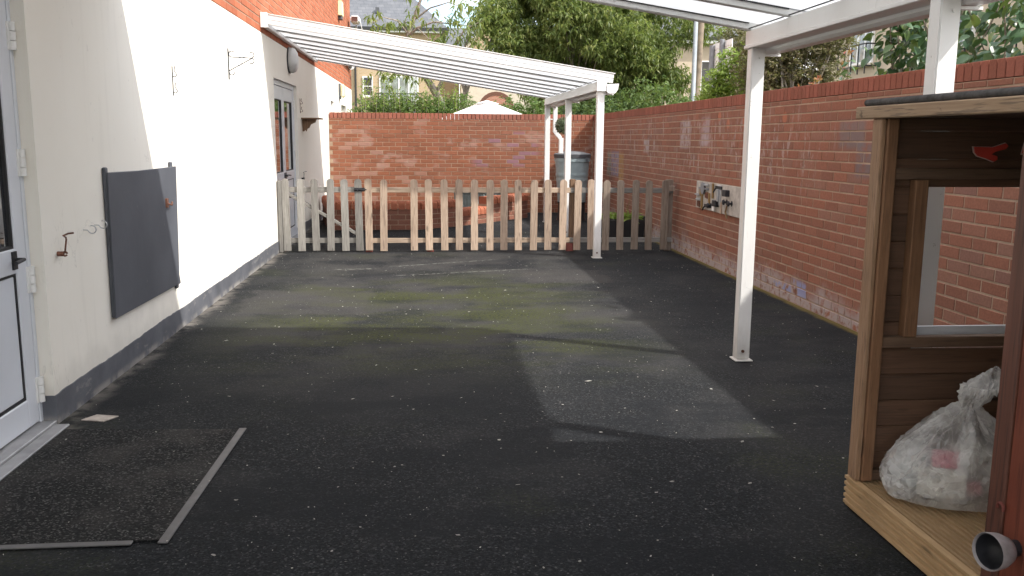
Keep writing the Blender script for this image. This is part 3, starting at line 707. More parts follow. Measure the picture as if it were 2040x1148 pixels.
MB().box(-1.69, -0.77, YF+0.0115, YF+0.045, 0.112, 0.172).build('rail', M['wood_greyx'], gate, bevel=0.003)
MB().box(-1.69, -0.77, YF+0.0115, YF+0.045, 0.712, 0.776).build('rail', M['wood_greyx'], gate, bevel=0.003)
MB().beam((-1.62, YF+0.029, 0.690), (-0.80, YF+0.029, 0.195), 0.034, 0.062, (0, 1, 0)).build('brace', M['wood_greyx'], gate, bevel=0.003)
MB().beam((-1.66, YF+0.047, 0.66), (-1.60, YF+0.047, 0.66), 0.003, 0.03).build('hinge_strap', M['iron'], gate)
lt = MB().box(-0.86, -0.735, YF-0.024, YF-0.0115, 0.728, 0.768).tube([(-0.865, YF-0.03, 0.748), (-0.715, YF-0.03, 0.748)], 0.007).tube([(-0.82, YF-0.03, 0.748), (-0.82, YF-0.055, 0.735)], 0.006)
lt.build('bolt_latch', M['iron'], gate, bevel=0.001)
gp = MB().box(-1.752, -1.702, YF-0.03, YF+0.06, 0.0, 0.855).build('gate_post', M['wood_grey'], None, (-1.727, YF, 0), bevel=0.012, seg=2)
tag(gp, 'grey square timber post hinging the picket gate to the white wall', 'post')
fence = thing('picket_fence', 'tan round topped picket fence with one picket missing', 'fence', (1.1, YF, 0))
xs = [-0.695, -0.524, -0.162, 0.017, 0.202, 0.376, 0.557, 0.744, 0.914, 1.09, 1.273, 1.45, 1.628, 1.806, 1.979, 2.158, 2.338, 2.519, 2.694, 2.882]
for i, x in enumerate(xs): picket(fence, x, 'wood_tan' if x < 2.1 else 'wood_brown', random.uniform(-.004, .008))
for z0, z1 in ((0.110, 0.168), (0.712, 0.774)):
    MB().box(-0.742, 1.72, YF+0.0115, YF+0.04, z0, z1).build('rail', M['wood_tanx'], fence, bevel=0.003)
    MB().box(1.723, 2.99, YF+0.0115, YF+0.04, z0, z1).build('rail', M['wood_greyx'], fence, bevel=0.003)
for x, key, w in ((1.755, 'post_brown', 0.075), (2.955, 'wood_brown', 0.085)):
    ps = MB().box(x-w/2, x+w/2, YF+0.0415, YF+0.0415+w, 0.0, 0.875).build('post', M[key], fence, bevel=0.008, seg=2)
    MB().box(x-w/2-0.006, x+w/2+0.006, YF+0.006, YF+0.047+w, 0.735, 0.80).build('post_collar', M[key], ps, bevel=0.004) if x > 2.5 else None
for x in (-0.70, 0.03, 1.72):
    MB().box(x-0.04, x+0.04, YF+0.012, YF+0.09, 0.002, 0.10 if x > 1 else 0.022).build('post_shoe', M['shoe_red'], fence, bevel=0.002)

# ------------------------------------------------------------------ low planter wall
pl = thing('planter_wall', 'low stepped brick planter wall with rounded terracotta coping behind the fence', 'planter', (0.0, 13.8, 0))
def bull_mesh(L, D=0.215, Hh=0.115):
    # bullnose: front top edge rounded, long axis x
    prof = [(0, 0)] + [(0.055-0.055*math.cos(a), Hh-0.055+0.055*math.sin(a)) for a in [math.pi/2*k/6 for k in range(7)]] + [(D, Hh), (D, 0)]
    return MB().prism(prof, lambda u, v, w: (w, u, v), -L/2, L/2).mesh('coping_brick', M['bullnose'], smooth=True)
BULL = bull_mesh(0.098)
def low_seg(p, q, n):
    p, q = Vector((*p, 0)), Vector((*q, 0)); d = q-p; L = d.length; d.normalize(); rz_ = math.atan2(d.y, d.x); nrm = Vector((-d.y, d.x, 0))
    a, b = p + nrm*0.006, q + nrm*0.006
    vs = [a, b, b+nrm*0.20, a+nrm*0.20]
    MB().add([(*v.xy, 0.0) for v in vs] + [(*v.xy, n*0.075) for v in vs], [(3, 2, 1, 0), (4, 5, 6, 7), (0, 1, 5, 4), (1, 2, 6, 5), (2, 3, 7, 6), (3, 0, 4, 7)]).build('mortar_core', M['mortar_low'], pl)
    items = []
    for u, z, Lb in bond(0, L, 0.0, n):
        c = p + d*u; items.append((c.x, c.y, z, Lb, 0.064, 0.03))
    lay_bricks(pl, items, rz_, M['brick_low'], 'brick', 'brickwork', None, 400)
    k = max(1, int(L/0.105))
    for i in range(k):
        c = p + d*(L*(i+0.5)/k) - nrm*0.014
        inst('coping_brick', BULL, (c.x, c.y, n*0.075+0.002), pl, (0, 0, rz_))
low_seg((-1.45, 13.30), (-0.10, 13.36), 4)
low_seg((-0.10, 13.36), (0.48, 13.88), 4)
low_seg((0.48, 13.88), (0.98, 14.46), 2)
low_seg((0.98, 14.46), (1.36, 14.95), 4)
low_seg((1.36, 14.95), (1.73, 15.42), 4)
low_seg((-1.72, 14.9), (-1.46, 13.32), 4)
tr = thing('plastic_trough', 'grey ribbed plastic trough standing behind the dip in the planter wall', 'trough', (0.83, 15.1, 0))
MB().box(0.45, 1.22, 14.98, 15.3, 0.02, 0.46).build('body', M['trough'], tr, bevel=0.01)
MB().box(0.43, 1.24, 14.955, 15.32, 0.445, 0.478).build('rim', M['trough'], tr, bevel=0.006)
for i in range(15): MB().box(0.475+i*0.05, 0.500+i*0.05, 14.962, 14.981, 0.03, 0.43).build('rib', M['trough'], tr, bevel=0.004)

# ------------------------------------------------------------------ water butt, planter box, topiary ball
wb = thing('water_butt', 'grey ribbed water butt with dark lid on a black stand', 'water butt', (2.42, 14.95, 0))
MB().lathe([(0.255, 0.0), (0.235, 0.04), (0.225, 0.28), (0.25, 0.31)], (2.42, 14.95, 0.002), 28).build('stand', M['black_plastic'], wb, smooth=True)
prof = [(0.235, 0.315)]
for k in range(40):
    z = 0.32 + k*0.017; r = 0.235 + 0.05*(k/39)
    if 20 <= k <= 22 or 25 <= k <= 27: r += 0.006
    prof.append((r, z))
prof += [(0.300, 0.985), (0.302, 1.04)]
MB().lathe(prof, (2.42, 14.95, 0), 32).build('barrel', M['grey_plastic'], wb, smooth=True)
ld = MB().lathe([(0.308, 1.042), (0.312, 1.105), (0.29, 1.118), (0.17, 1.145), (0.04, 1.155)], (2.42, 14.95, 0), 32).build('lid', M['lid_plastic'], wb, smooth=True)
for sx in (-0.16, 0.2): MB().box(2.42+sx-0.02, 2.42+sx+0.02, 14.63, 14.68, 0.985, 1.05).build('lid_clip', M['lid_plastic'], ld)

def leaf_arrays(P, D, L, Wd, droop=0.3, fold=0.18, rng=RNG):
    P = np.asarray(P); D = np.asarray(D); D = D/np.linalg.norm(D, axis=1, keepdims=True); n = len(P)
    L = np.broadcast_to(np.asarray(L, dtype=float), (n,))[:, None]*rng.uniform(0.75, 1.2, (n, 1)); Wd = np.broadcast_to(np.asarray(Wd, dtype=float), (n,))[:, None]*rng.uniform(0.8, 1.15, (n, 1))
    rnd = rng.normal(size=(n, 3)) + np.array([0, 0, 1.2]); S = np.cross(D, rnd); S /= np.linalg.norm(S, axis=1, keepdims=True)+1e-9
    N = np.cross(S, D)
    N *= np.sign(N[:, 2:3]+1e-6)
    dz = np.array([0, 0, -1.0])
    mid = P + D*L*0.48 + dz*droop*L*0.2
    l = mid + S*Wd/2 + N*Wd*fold; r = mid - S*Wd/2 + N*Wd*fold
    tip = P + D*L + dz*droop*L
    V = np.stack([P, l, mid, r, tip], 1).reshape(-1, 3)
    b = (np.arange(n)*5)[:, None, None]; F = np.array([[0, 1, 2], [0, 2, 3], [1, 4, 2], [2, 4, 3]])[None] + b
    return V, F.reshape(-1, 3)
def rand_dirs(n, rng=RNG):
    d = rng.normal(size=(n, 3)); return d/np.linalg.norm(d, axis=1, keepdims=True)

def join_leaves(parts):
    V = []; F = []; b = 0
    for v, f in parts: V.append(v); F.append(f+b); b += len(v)
    return np.vstack(V), np.vstack(F)

tb = thing('topiary_ball', 'small clipped green topiary ball hanging under the far canopy gutter', 'plant', (2.13, 14.1, 1.57))
d = rand_dirs(1500); P = np.array([2.13, 14.1, 1.565]) + d*RNG.uniform(0.085, 0.125, (1500, 1))
np_obj('foliage', *leaf_arrays(P, d + rand_dirs(1500)*0.7, 0.025, 0.014), M['leaf_box'], tb)
MB().lathe([(0.01, -0.09), (0.06, -0.075), (0.09, -0.02), (0.09, 0.03), (0.055, 0.08), (0.01, 0.09)], (2.13, 14.1, 1.565), 14).build('core', M['leaf_box'], tb, smooth=True)
MB().tube([(2.13, 14.1, 1.65), (2.125, 14.1, 1.865)], 0.003, 6).build('hanging_chain', M['iron'], tb)

pb = thing('planter_box', 'black plastic planter box of green and dried plants beside the brick wall', 'planter', (2.75, 12.4, 0))
MB().prism([(2.46, 0.30), (2.49, 0.003), (3.0, 0.003), (3.03, 0.30), (3.0, 0.30), (2.98, 0.25), (2.51, 0.25), (2.49, 0.30)], lambda u, v, w: (u, w, v), 12.2, 12.6).build('box', M['black_plastic'], pb, bevel=0.006)
MB().box(2.50, 2.985, 12.215, 12.585, 0.245, 0.262).build('soil', M['soil'], pb)
n = 160; P = np.stack([RNG.uniform(2.49, 2.95, n), RNG.uniform(12.2, 12.55, n), np.full(n, 0.26)], 1)
D = np.stack([RNG.normal(0, .7, n), RNG.normal(-.2, .6, n), RNG.uniform(.1, 1, n)], 1)
np_obj('leaf_clump', *leaf_arrays(P, D, 0.20, 0.04, 0.5), M['leaf_bay'], pb)
ds = MB()
for i in range(9):
    x0, y0 = RNG.uniform(2.7, 2.98), RNG.uniform(12.25, 12.5); a = RNG.uniform(-.25, .1)
    ds.tube([(x0, y0, 0.25), (x0+a*0.4, y0-.05, 0.42), (x0+a, y0-0.1, RNG.uniform(.45, .68))], [0.005, 0.004, 0.002], 5)
ds.build('dry_stem_bundle', M['leaf_dry'], pb)

# ------------------------------------------------------------------ things on the white wall
bb = thing('blackboard', 'slate grey painted blackboard panel fixed low on the white wall', 'blackboard', (XL, 5.7, 0.35))
MB().prism([(5.05, 0.348), (6.372, 0.335), (6.345, 0.40), (6.405, 1.148), (5.6, 1.146), (5.06, 1.155)], lambda u, v, w: (w, u, v), XL+0.0225, XL+0.031).build('panel', M['board'], bb, bevel=0.003)
for y0, z0, z1 in ((5.075, 0.35, 1.182), (6.335, 0.305, 1.18)):
    MB().box(XL+0.001, XL+0.022, y0-0.02, y0+0.02, z0, z1).build('batten', M['board'], bb, bevel=0.006)
MB().box(XL+0.0315, XL+0.045, 6.10, 6.13, 0.885, 0.945).tube([(XL+0.043, 6.11, 0.91), (XL+0.06, 6.15, 0.90), (XL+0.05, 6.19, 0.915)], 0.006).build('turn_latch', M['rust'], bb)

def arc(c, r, a0, a1, plane, n=12):
    out = []
    for i in range(n+1):
        t = R(a0 + (a1-a0)*i/n); u, v = r*math.cos(t), r*math.sin(t)
        out.append((c[0]+u, c[1], c[2]+v) if plane == 'xz' else (c[0], c[1]+u, c[2]+v))
    return out
yb = 8.36
hb = thing('hanging_bracket', 'black wrought iron hanging basket bracket with scrolls on the white wall', 'bracket', (XL, yb, 1.85))
MB().box(XL+0.001, XL+0.008, yb-0.009, yb+0.009, 1.855, 2.125).build('wall_bar', M['iron'], hb, bevel=0.001)
arm = MB().tube(arc((XL+0.035, yb, 2.075), 0.026, 40, 250, 'xz') + [(XL+0.06, yb, 2.048), (XL+0.20, yb, 2.043)] + arc((XL+0.205, yb, 2.068), 0.024, -90, 130, 'xz'), 0.0042, 6)
for t in (0.105, 0.14): arm.lathe([(0.003, -0.014), (0.0075, 0), (0.003, 0.014)], (XL+t, yb, 2.046), 6, 'x')
arm.build('arm', M['iron'], hb, smooth=True)
st = MB().tube([(XL+0.008, yb, 1.93), (XL+0.20, yb, 2.035)] + arc((XL+0.205, yb, 2.018), 0.023, 80, -140, 'xz'), 0.0042, 6)
for t in (0.45, 0.58): st.tube([(XL+0.008+0.192*(t-.04), yb, 1.93+0.105*(t-.04)), (XL+0.008+0.192*t, yb, 1.93+0.105*t), (XL+0.008+0.192*(t+.04), yb, 1.93+0.105*(t+.04))], [0.003, 0.0078, 0.003], 6)
st.build('strut', M['iron'], hb, smooth=True)
MB().tube(arc((XL+0.03, yb, 1.915), 0.022, 170, 370, 'xz'), 0.0042, 6).build('scroll', M['iron'], hb, smooth=True)

def hook(name, label, cat, y, z, kind, mat=M['iron'], s=1.0, group=None):
    mb = MB()
    if kind == 'double':      # two stacked hooks on a plate
        for dz in (0.0, -0.11):
            mb.tube([(XL-0.002, y, z+dz-0.03), (XL+0.012*s, y, z+dz-0.032)] + arc((XL+0.026*s, y, z+dz-0.018), 0.019*s, 225, 420, 'xz', 8) + [(XL+0.022*s, y, z+dz+0.012), (XL+0.030*s, y, z+dz+0.04)], 0.0042*s, 6)
        mb.tube([(XL+0.003, y, z-0.16), (XL+0.003, y, z+0.04)], 0.004, 6)
    elif kind == 'cup':       # open screw hook
        mb.tube([(XL-0.002, y, z), (XL+0.022, y, z-0.001)] + arc((XL+0.045, y, z+0.002), 0.020, 215, 470, 'xz', 14), 0.0028, 6)
    elif kind == 'stay':      # cabin hook on an eye
        mb.tube([(XL+0.002, y, z-0.02), (XL+0.03, y, z-0.02)], 0.012, 8).tube(arc((XL+0.036, y, z-0.02), 0.010, 0, 330, 'xz'), 0.0045, 6)
        mb.tube([(XL+0.034, y+0.005, z-0.018), (XL+0.035, y+0.03, z+0.045), (XL+0.034, y+0.03, z+0.055), (XL+0.028, y+0.015, z+0.065), (XL+0.05, y+0.02, z+0.075), (XL+0.075, y+0.02, z+0.078)], 0.0045, 6)
    elif kind == 'pegs':
        for dy in (-0.09, 0.09): mb.tube([(XL-0.002, y+dy, z), (XL+0.03, y+dy, z), (XL+0.032, y+dy, z+0.02)], 0.003, 6).box(XL+0.0, XL+0.004, y+dy-0.004, y+dy+0.004, z-0.04, z+0.04)
    o = mb.build(name, mat, None, (XL, y, z), smooth=True); return tag(o, label, cat, group)
hook('wall_hook', 'dark double coat hook high on the white wall above the blackboard', 'hook', 6.54, 1.79, 'double', M['iron'], 0.7)
hook('peg_pair', 'pair of tiny steel pegs on the white wall below the hanging bracket', 'hook', 8.22, 1.13, 'pegs', M['steel'])
hook('screw_hook', 'thin open screw hook between the cabin hook and another screw hook', 'hook', 4.74, 0.875, 'cup', M['steel'], 1, 'screw hooks beside the blackboard')
hook('screw_hook', 'thin open screw hook beside the edge of the blackboard', 'hook', 4.90, 0.885, 'cup', M['steel'], 1, 'screw hooks beside the blackboard')
hook('cabin_hook', 'rusty cabin hook on a steel eye near the white door frame', 'hook', 4.40, 0.815, 'stay', M['rust'])
hook('wall_hook', 'dark hook on the wall above the brown shelf', 'hook', 12.88, 1.84, 'double', M['rust'], 0.8)
hook('cabin_hook', 'dark cabin hook on the wall beside the double doors', 'hook', 12.80, 0.80, 'stay', M['iron'])
bl = thing('bulkhead_lamp', 'round grey bulkhead lamp on the wall above the double doors', 'lamp', (XL, 11.97, 2.32))
MB().lathe([(0.165, 0.001), (0.168, 0.014), (0.155, 0.018)], (XL, 11.97, 2.32), 32, 'x').build('base_ring', M['lid_plastic'], bl, smooth=True)
MB().lathe([(0.156, 0.0185), (0.160, 0.05), (0.145, 0.085), (0.10, 0.112), (0.03, 0.12)], (XL, 11.97, 2.32), 32, 'x').build('diffuser', M['lampglass'], bl, smooth=True)
sh = thing('wall_shelf', 'small brown wooden bracket shelf on the white wall', 'shelf', (XL, 13.1, 1.5))
MB().box(XL+0.001, XL+0.27, 12.95, 13.30, 1.602, 1.622).build('board', M['post_brown'], sh, bevel=0.003)
MB().prism([(0.001, 1.6005), (0.20, 1.6005), (0.185, 1.56), (0.12, 1.53), (0.095, 1.48), (0.07, 1.47), (0.055, 1.43), (0.04, 1.455), (0.02, 1.43), (0.001, 1.435)], lambda u, v, w: (XL+u, w, v), 13.06, 13.085).build('bracket', M['post_brown'], sh)
a1 = thing('alarm_box', 'cream alarm box on the orange brick upper storey', 'alarm box', (XL, 18.9, 3.7))
MB().prism([(18.72, 3.76), (19.08, 3.76), (19.05, 4.05), (18.75, 4.05)], lambda u, v, w: (XL+w, u, v), 0.001, 0.085).build('cover', M['cream'], a1, bevel=0.01, seg=2)
MB().box(XL+0.001, XL+0.075, 18.80, 19.0, 3.69, 3.758).build('strobe', M['lid_plastic'], a1, bevel=0.008)
a2 = thing('alarm_box', 'cream rounded alarm box on the white render near the far windows', 'alarm box', (XL, 18.65, 2.1))
MB().box(XL+0.001, XL+0.03, 18.50, 18.80, 2.12, 2.42).build('back_plate', M['lid_plastic'], a2, bevel=0.008)
MB().box(XL+0.0305, XL+0.12, 18.51, 18.79, 2.14, 2.41).build('cover', M['cream'], a2, bevel=0.03, seg=3)
cc = thing('cctv_camera', 'white security camera on a bracket at the brick corner', 'camera', (XL, 21.5, 3.8))
MB().tube([(XL, 21.5, 3.80), (XL+0.16, 21.5, 3.78), (XL+0.16, 21.5, 3.90)], 0.025, 8).build('bracket', M['steel'], cc, smooth=True)
MB().box(XL+0.06, XL+0.26, 21.0, 21.5, 3.91, 4.06).build('housing', M['white'], cc, bevel=0.03, seg=2)
MB().box(XL+0.09, XL+0.23, 20.985, 20.999, 3.93, 4.03).build('lens_window', M['glass_door'], cc)
MB().tube([(XL+0.25, 21.4, 4.0), (XL+0.29, 21.4, 3.8), (XL+0.24, 21.4, 3.60)], 0.008, 6).build('cable', M['white'], cc)

# ------------------------------------------------------------------ door mat and floor bits
dm = thing('door_mat', 'black speckled entrance mat with grey edging strips by the door', 'mat', (-1.25, 3.5, 0))
MB().prism([(-1.683, 2.935), (-0.91, 2.93), (-0.885, 4.10), (-1.683, 4.15)], lambda u, v, w: (u, v, w), 0.003, 0.0075).build('pile', M['coir'], dm)
MB().beam((-0.894, 2.905, 0.007), (-0.868, 4.105, 0.007), 0.034, 0.006).build('edge_strip', M['strip'], dm, bevel=0.002)
MB().beam((-1.69, 2.912, 0.007), (-0.995, 2.914, 0.007), 0.030, 0.006).build('edge_strip', M['strip'], dm, bevel=0.002)
cp = MB().prism([(-1.665, 4.295), (-1.55, 4.265), (-1.505, 4.345), (-1.62, 4.375)], lambda u, v, w: (u, v, w), 0.001, 0.007).build('drain_cover', M['concrete'], None, (-1.58, 4.32, 0), bevel=0.002)
tag(cp, 'small pale square drain cover at the foot of the white wall', 'drain cover')
n = 2600
px = RNG.uniform(-1.7, 3.0, n); py = RNG.uniform(2.3, 16.0, n)
keep = ~((px > 1.5) & (py < 3.2)) & ~((px < -0.85) & (py < 4.2) & (RNG.uniform(0, 1, n) < .5)); px, py = px[keep], py[keep]; n = len(px)
s_ = np.exp(RNG.normal(-6.3, 0.55, n)); ang = RNG.uniform(0, 6.28, n); el = RNG.uniform(1.0, 2.6, n)
V = []; F = []
for i in range(n):
    c, s = math.cos(ang[i]), math.sin(ang[i]); a, b = s_[i]*el[i], s_[i]
    z0 = 0.0085 if (px[i] < -0.85 and py[i] < 4.2) else 0.0015
    pts = [(-a, 0), (-a*.3, -b), (a*.6, -b*.8), (a, 0.1*b), (a*.3, b), (-a*.5, b*.7)]
    k = len(V)
    for u, v in pts: V.append((px[i]+c*u-s*v, py[i]+s*u+c*v, z0 + random.uniform(0.0005, 0.004)))
    F.append([k, k+1, k+2, k+3, k+4, k+5])
lo = np_obj('litter', V, F, M['litter'], None, (0, 6, 0), 'stuff'); tag(lo, 'pale petals and flecks of litter scattered over the tarmac', 'litter')

# ------------------------------------------------------------------ activity board on the right wall
ab = thing('activity_board', 'whitewashed play board of locks and latches fixed to the brick wall', 'board', (XR, 9.2, 0.6))
MB().box(XR-0.024, XR-0.003, 8.45, 9.93, 0.602, 0.90).build('panel', M['board_ply'], ab, bevel=0.003)
XA = XR-0.025
items = [('gear', 9.70, 0.83), ('bolt', 9.86, 0.75), ('strip', 9.45, 0.82, 0.16), ('strip', 9.54, 0.73, 0.12), ('strip', 9.74, 0.70, 0.19), ('hasp', 9.28, 0.80), ('box', 9.08, 0.825), ('knob', 9.10, 0.73), ('knob', 8.98, 0.725), ('latch', 9.58, 0.645), ('white', 9.40, 0.645), ('hinge', 9.84, 0.65), ('strip2', 9.22, 0.66, 0.12), ('bolt', 9.83, 0.70), ('chain', 9.06, 0.63), ('strip', 9.79, 0.79, 0.10), ('hinge', 9.62, 0.76), ('box', 9.33, 0.70), ('knob', 9.50, 0.66), ('latch', 9.30, 0.86), ('bolt', 9.62, 0.87)]
for it in items:
    k, y, z = it[:3]; y = 9.93 - (9.93-y)*1.27
    if k == 'gear': MB().lathe([(0.065, -0.025), (0.06, -0.002)], (XA, y, z), 14, 'x').box(XA-0.02, XA-0.001, y-0.17, y+0.15, z-0.009, z+0.009).build('door_chain_plate', M['sign_post'], ab)
    elif k == 'bolt': MB().box(XA-0.012, XA, y-0.05, y+0.05, z-0.015, z+0.015).tube([(XA-0.018, y-0.09, z), (XA-0.018, y+0.07, z)], 0.007, 6).build('slide_bolt', M['steel'], ab)
    elif k == 'strip': MB().box(XA-0.012, XA, y-0.025, y+0.025, z-it[3]/2, z+it[3]/2).build('brass_hinge', M['brass'], ab, bevel=0.002)
    elif k == 'strip2': MB().box(XA-0.012, XA, y-0.02, y+0.02, z-it[3]/2, z+it[3]/2).build('wood_block', M['wood_tan'], ab, bevel=0.002)
    elif k == 'hasp': MB().box(XA-0.014, XA, y-0.055, y+0.055, z-0.12, z+0.09).box(XA-0.03, XA-0.0145, y-0.02, y+0.03, z-0.08, z+0.05).build('hasp', M['steel'], ab, bevel=0.003)
    elif k == 'box': MB().box(XA-0.045, XA, y-0.055, y+0.055, z-0.035, z+0.03).build('rim_lock', M['iron'], ab, bevel=0.004)
    elif k == 'knob': MB().lathe([(0.03, -0.006), (0.012, -0.0061), (0.012, -0.03), (0.03, -0.035), (0.024, -0.05)], (XA+0.006, y, z), 12, 'x').build('knob', M['iron'], ab, smooth=True)
    elif k == 'latch': MB().box(XA-0.016, XA, y-0.10, y+0.09, z-0.012, z+0.02).tube([(XA-0.02, y+0.05, z), (XA-0.03, y+0.10, z-0.05)], 0.008, 6).build('thumb_latch', M['iron'], ab)
    elif k == 'white': MB().box(XA-0.02, XA, y-0.04, y+0.04, z-0.035, z+0.05).build('switch', M['white'], ab, bevel=0.004)
    elif k == 'hinge': MB().box(XA-0.008, XA, y-0.055, y-0.004, z-0.035, z+0.035).box(XA-0.008, XA, y+0.004, y+0.055, z-0.03, z+0.03).build('butt_hinge', M['rust'], ab)
    elif k == 'chain': MB().tube([(XA-0.012, y, z+0.07), (XA-0.02, y+0.02, z), (XA-0.015, y-0.02, z-0.06)], 0.010, 6).build('strap', M['leaf_dry'], ab)

# ------------------------------------------------------------------ playhouse
PX0, PX1, PYN, PYF = 1.55, 2.72, 1.20, 3.05
ph = thing('playhouse', 'weathered wooden playhouse with felt roof and open side on a ribbed deck', 'playhouse', (PX0, PYF, 0))
def ribbed(poly_fn, w, t, n=6):
    # cross-section of a grooved decking board
    out = [(0, 0), (w, 0)]; pitch = w/n
    for i in range(n, 0, -1):
        a, b = (i-1)*pitch, i*pitch
        out += [(b-0.002, t), (a+pitch*0.46, t), (a+pitch*0.40, t-0.008), (a+0.001, t-0.008)] if i > 0 else []
    return out
nb = 9; bw_ = (PX1-PX0-0.022)/nb
for i in range(nb):
    x0 = PX0+0.022+i*bw_
    MB().prism([(x0+u, 0.092+v) for u, v in ribbed(None, bw_-0.004, 0.028)], lambda u, v, w: (u, w, v), PYN, PYF+0.0).build('deck_board', M['deck'], ph)
MB().prism(ribbed(None, 0.118, 0.022, 5), lambda u, v, w: (PX0+0.022-v, w, u+0.003), PYN, PYF+0.005).build('skirt_board', M['deck'], ph)
MB().box(PX0+0.03, PX1-0.03, PYN+0.02, PYN+0.06, 0.002, 0.09).box(PX0+0.03, PX1-0.03, PYF-0.06, PYF-0.02, 0.002, 0.09).build('joist', M['ply_rail'], ph)
YI = 3.015        # inner face of the far wall boards
WX0, WX1, WZ0, WZ1 = 1.752, 2.36, 0.672, 1.213
z = 0.122; k = 0
while z < 1.43:
    z1 = z+0.0975 if z+0.0975 < 1.40 else 1.4355
    cuts = [(PX0+0.022, PX1)]
    if z1 > WZ0+0.02 and z < WZ1-0.02: cuts = [(PX0+0.022, WX0), (WX1, PX1)]
    for a, b in cuts:
        j = random.uniform(0, 0.002)
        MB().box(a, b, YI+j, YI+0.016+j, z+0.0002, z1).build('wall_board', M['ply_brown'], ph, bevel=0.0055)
    z = z1
MB().box(PX0+0.004, PX0+0.0215, YI-0.035, YI+0.03, 0.124, 1.43).build('corner_trim', M['ply_edge'], ph, bevel=0.003)
MB().box(PX0+0.0225, PX0+0.064, YI-0.045, YI-0.001, 0.124, 1.43).build('corner_post', M['ply_post'], ph, bevel=0.004)
MB().box(PX0+0.0645, PX1, YI-0.036, YI-0.0005, 0.124, 0.162).build('bottom_rail', M['ply_rail'], ph, bevel=0.003)
MB().box(PX0+0.0645, PX1, YI-0.038, YI-0.0005, 0.622, 0.662).build('sill_rail', M['ply_rail'], ph, bevel=0.003)
MB().box(PX0+0.0645, PX1, YI-0.038, YI-0.0005, 1.222, 1.262).build('header_rail', M['ply_rail'], ph, bevel=0.003)
MB().box(1.690, 1.738, YI-0.044, YI-0.0005, 0.663, 1.221).build('window_post', M['ply_post'], ph, bevel=0.003)
MB().box(WX1+0.01, WX1+0.055, YI-0.044, YI-0.0005, 0.663, 1.221).build('window_post', M['ply_post'], ph, bevel=0.003)
wt = MB().box(WX0-0.02, WX1+0.02, YI+0.019, YI+0.034, 0.655, 0.688).box(WX0-0.012, WX0+0.010, YI+0.019, YI+0.034, 0.689, 1.20).build('window_trim', M['upvc'], ph)
# side with the door opening, from the jamb towards the near end
MB().box(PX0-0.004, PX0+0.045, 2.155, 2.222, 0.124, 1.43).build('door_jamb', M['red_dark'], ph, bevel=0.004)
y = 2.152; 
while y > PYN+0.02:
    y0 = max(y-0.095, PYN); MB().box(PX0+0.002, PX0+0.022, y0+0.003, y, 0.124, 1.43).build('side_board', M['red_wood'], ph, bevel=0.003); y = y0
for zz in range(14):
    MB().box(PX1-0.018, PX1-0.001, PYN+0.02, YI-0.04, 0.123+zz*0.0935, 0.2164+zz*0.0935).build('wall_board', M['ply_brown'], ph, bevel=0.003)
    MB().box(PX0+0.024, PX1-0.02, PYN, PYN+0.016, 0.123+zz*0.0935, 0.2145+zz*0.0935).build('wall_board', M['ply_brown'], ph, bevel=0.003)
MB().box(PX0-0.008, PX0+0.034, 1.02, 3.155, 1.4305, 1.474).build('fascia', M['ply_fascia'], ph, bevel=0.004)
MB().box(PX0+0.0345, PX1+0.08, 1.04, 3.12, 1.436, 1.474).build('roof_board', M['ply_brown'], ph)
MB().box(PX0+0.02, PX1+0.10, 1.03, 3.135, 1.4745, 1.482).tube([(PX0+0.02, 1.03, 1.487), (PX0+0.022, 2.0, 1.4865), (PX0+0.022, 3.13, 1.488)], 0.0125, 10).build('roof_felt', M['felt'], ph, smooth=True)

# cup shaped metal bell on the side
cu = thing('metal_cup', 'grey enamel cup shaped bell fixed to the red playhouse side', 'bell', (PX0, 2.08, 0.30))
prof = [(0.001, 0.064), (0.012, 0.063), (0.032, 0.052), (0.042, 0.030), (0.0465, 0.0), (0.049, -0.004), (0.0505, 0.0), (0.0465, 0.032), (0.036, 0.058), (0.016, 0.070), (0.014, 0.088)]
cm_ = MB().lathe(prof, (0, 0, 0), 30, 'x', close=False)
def place(mb, loc, rz_, ry=0.0):
    m_ = Matrix.Translation(loc) @ Matrix.Rotation(rz_, 4, 'Z') @ Matrix.Rotation(ry, 4, 'Y'); mb.v = [tuple(m_ @ Vector(v)) for v in mb.v]; return mb
place(cm_, (PX0-0.098, 2.06, 0.297), R(14), R(4)).build('cup', M['grey_enamel'], cu, smooth=True)
place(MB().lathe([(0.0005, 0.0635), (0.0115, 0.0625), (0.0315, 0.0515), (0.0415, 0.0295), (0.0450, 0.004)], (0, 0, 0), 30, 'x', close=False), (PX0-0.098, 2.06, 0.297), R(14), R(4)).build('cup_inner_shade', M['iron'], cu, smooth=True)  # dark surface added inside the cup, painting the shade of its hollow
MB().tube([(PX0-0.02, 2.085, 0.29), (PX0+0.0015, 2.09, 0.29)], 0.022, 12).build('mount', M['iron'], cu, smooth=True)
MB().tube(arc((PX0-0.010, 2.155, 0.375), 0.013, -20, 200, 'yz'), 0.0045, 6).build('hook', M['shoe_red'], cu, smooth=True)

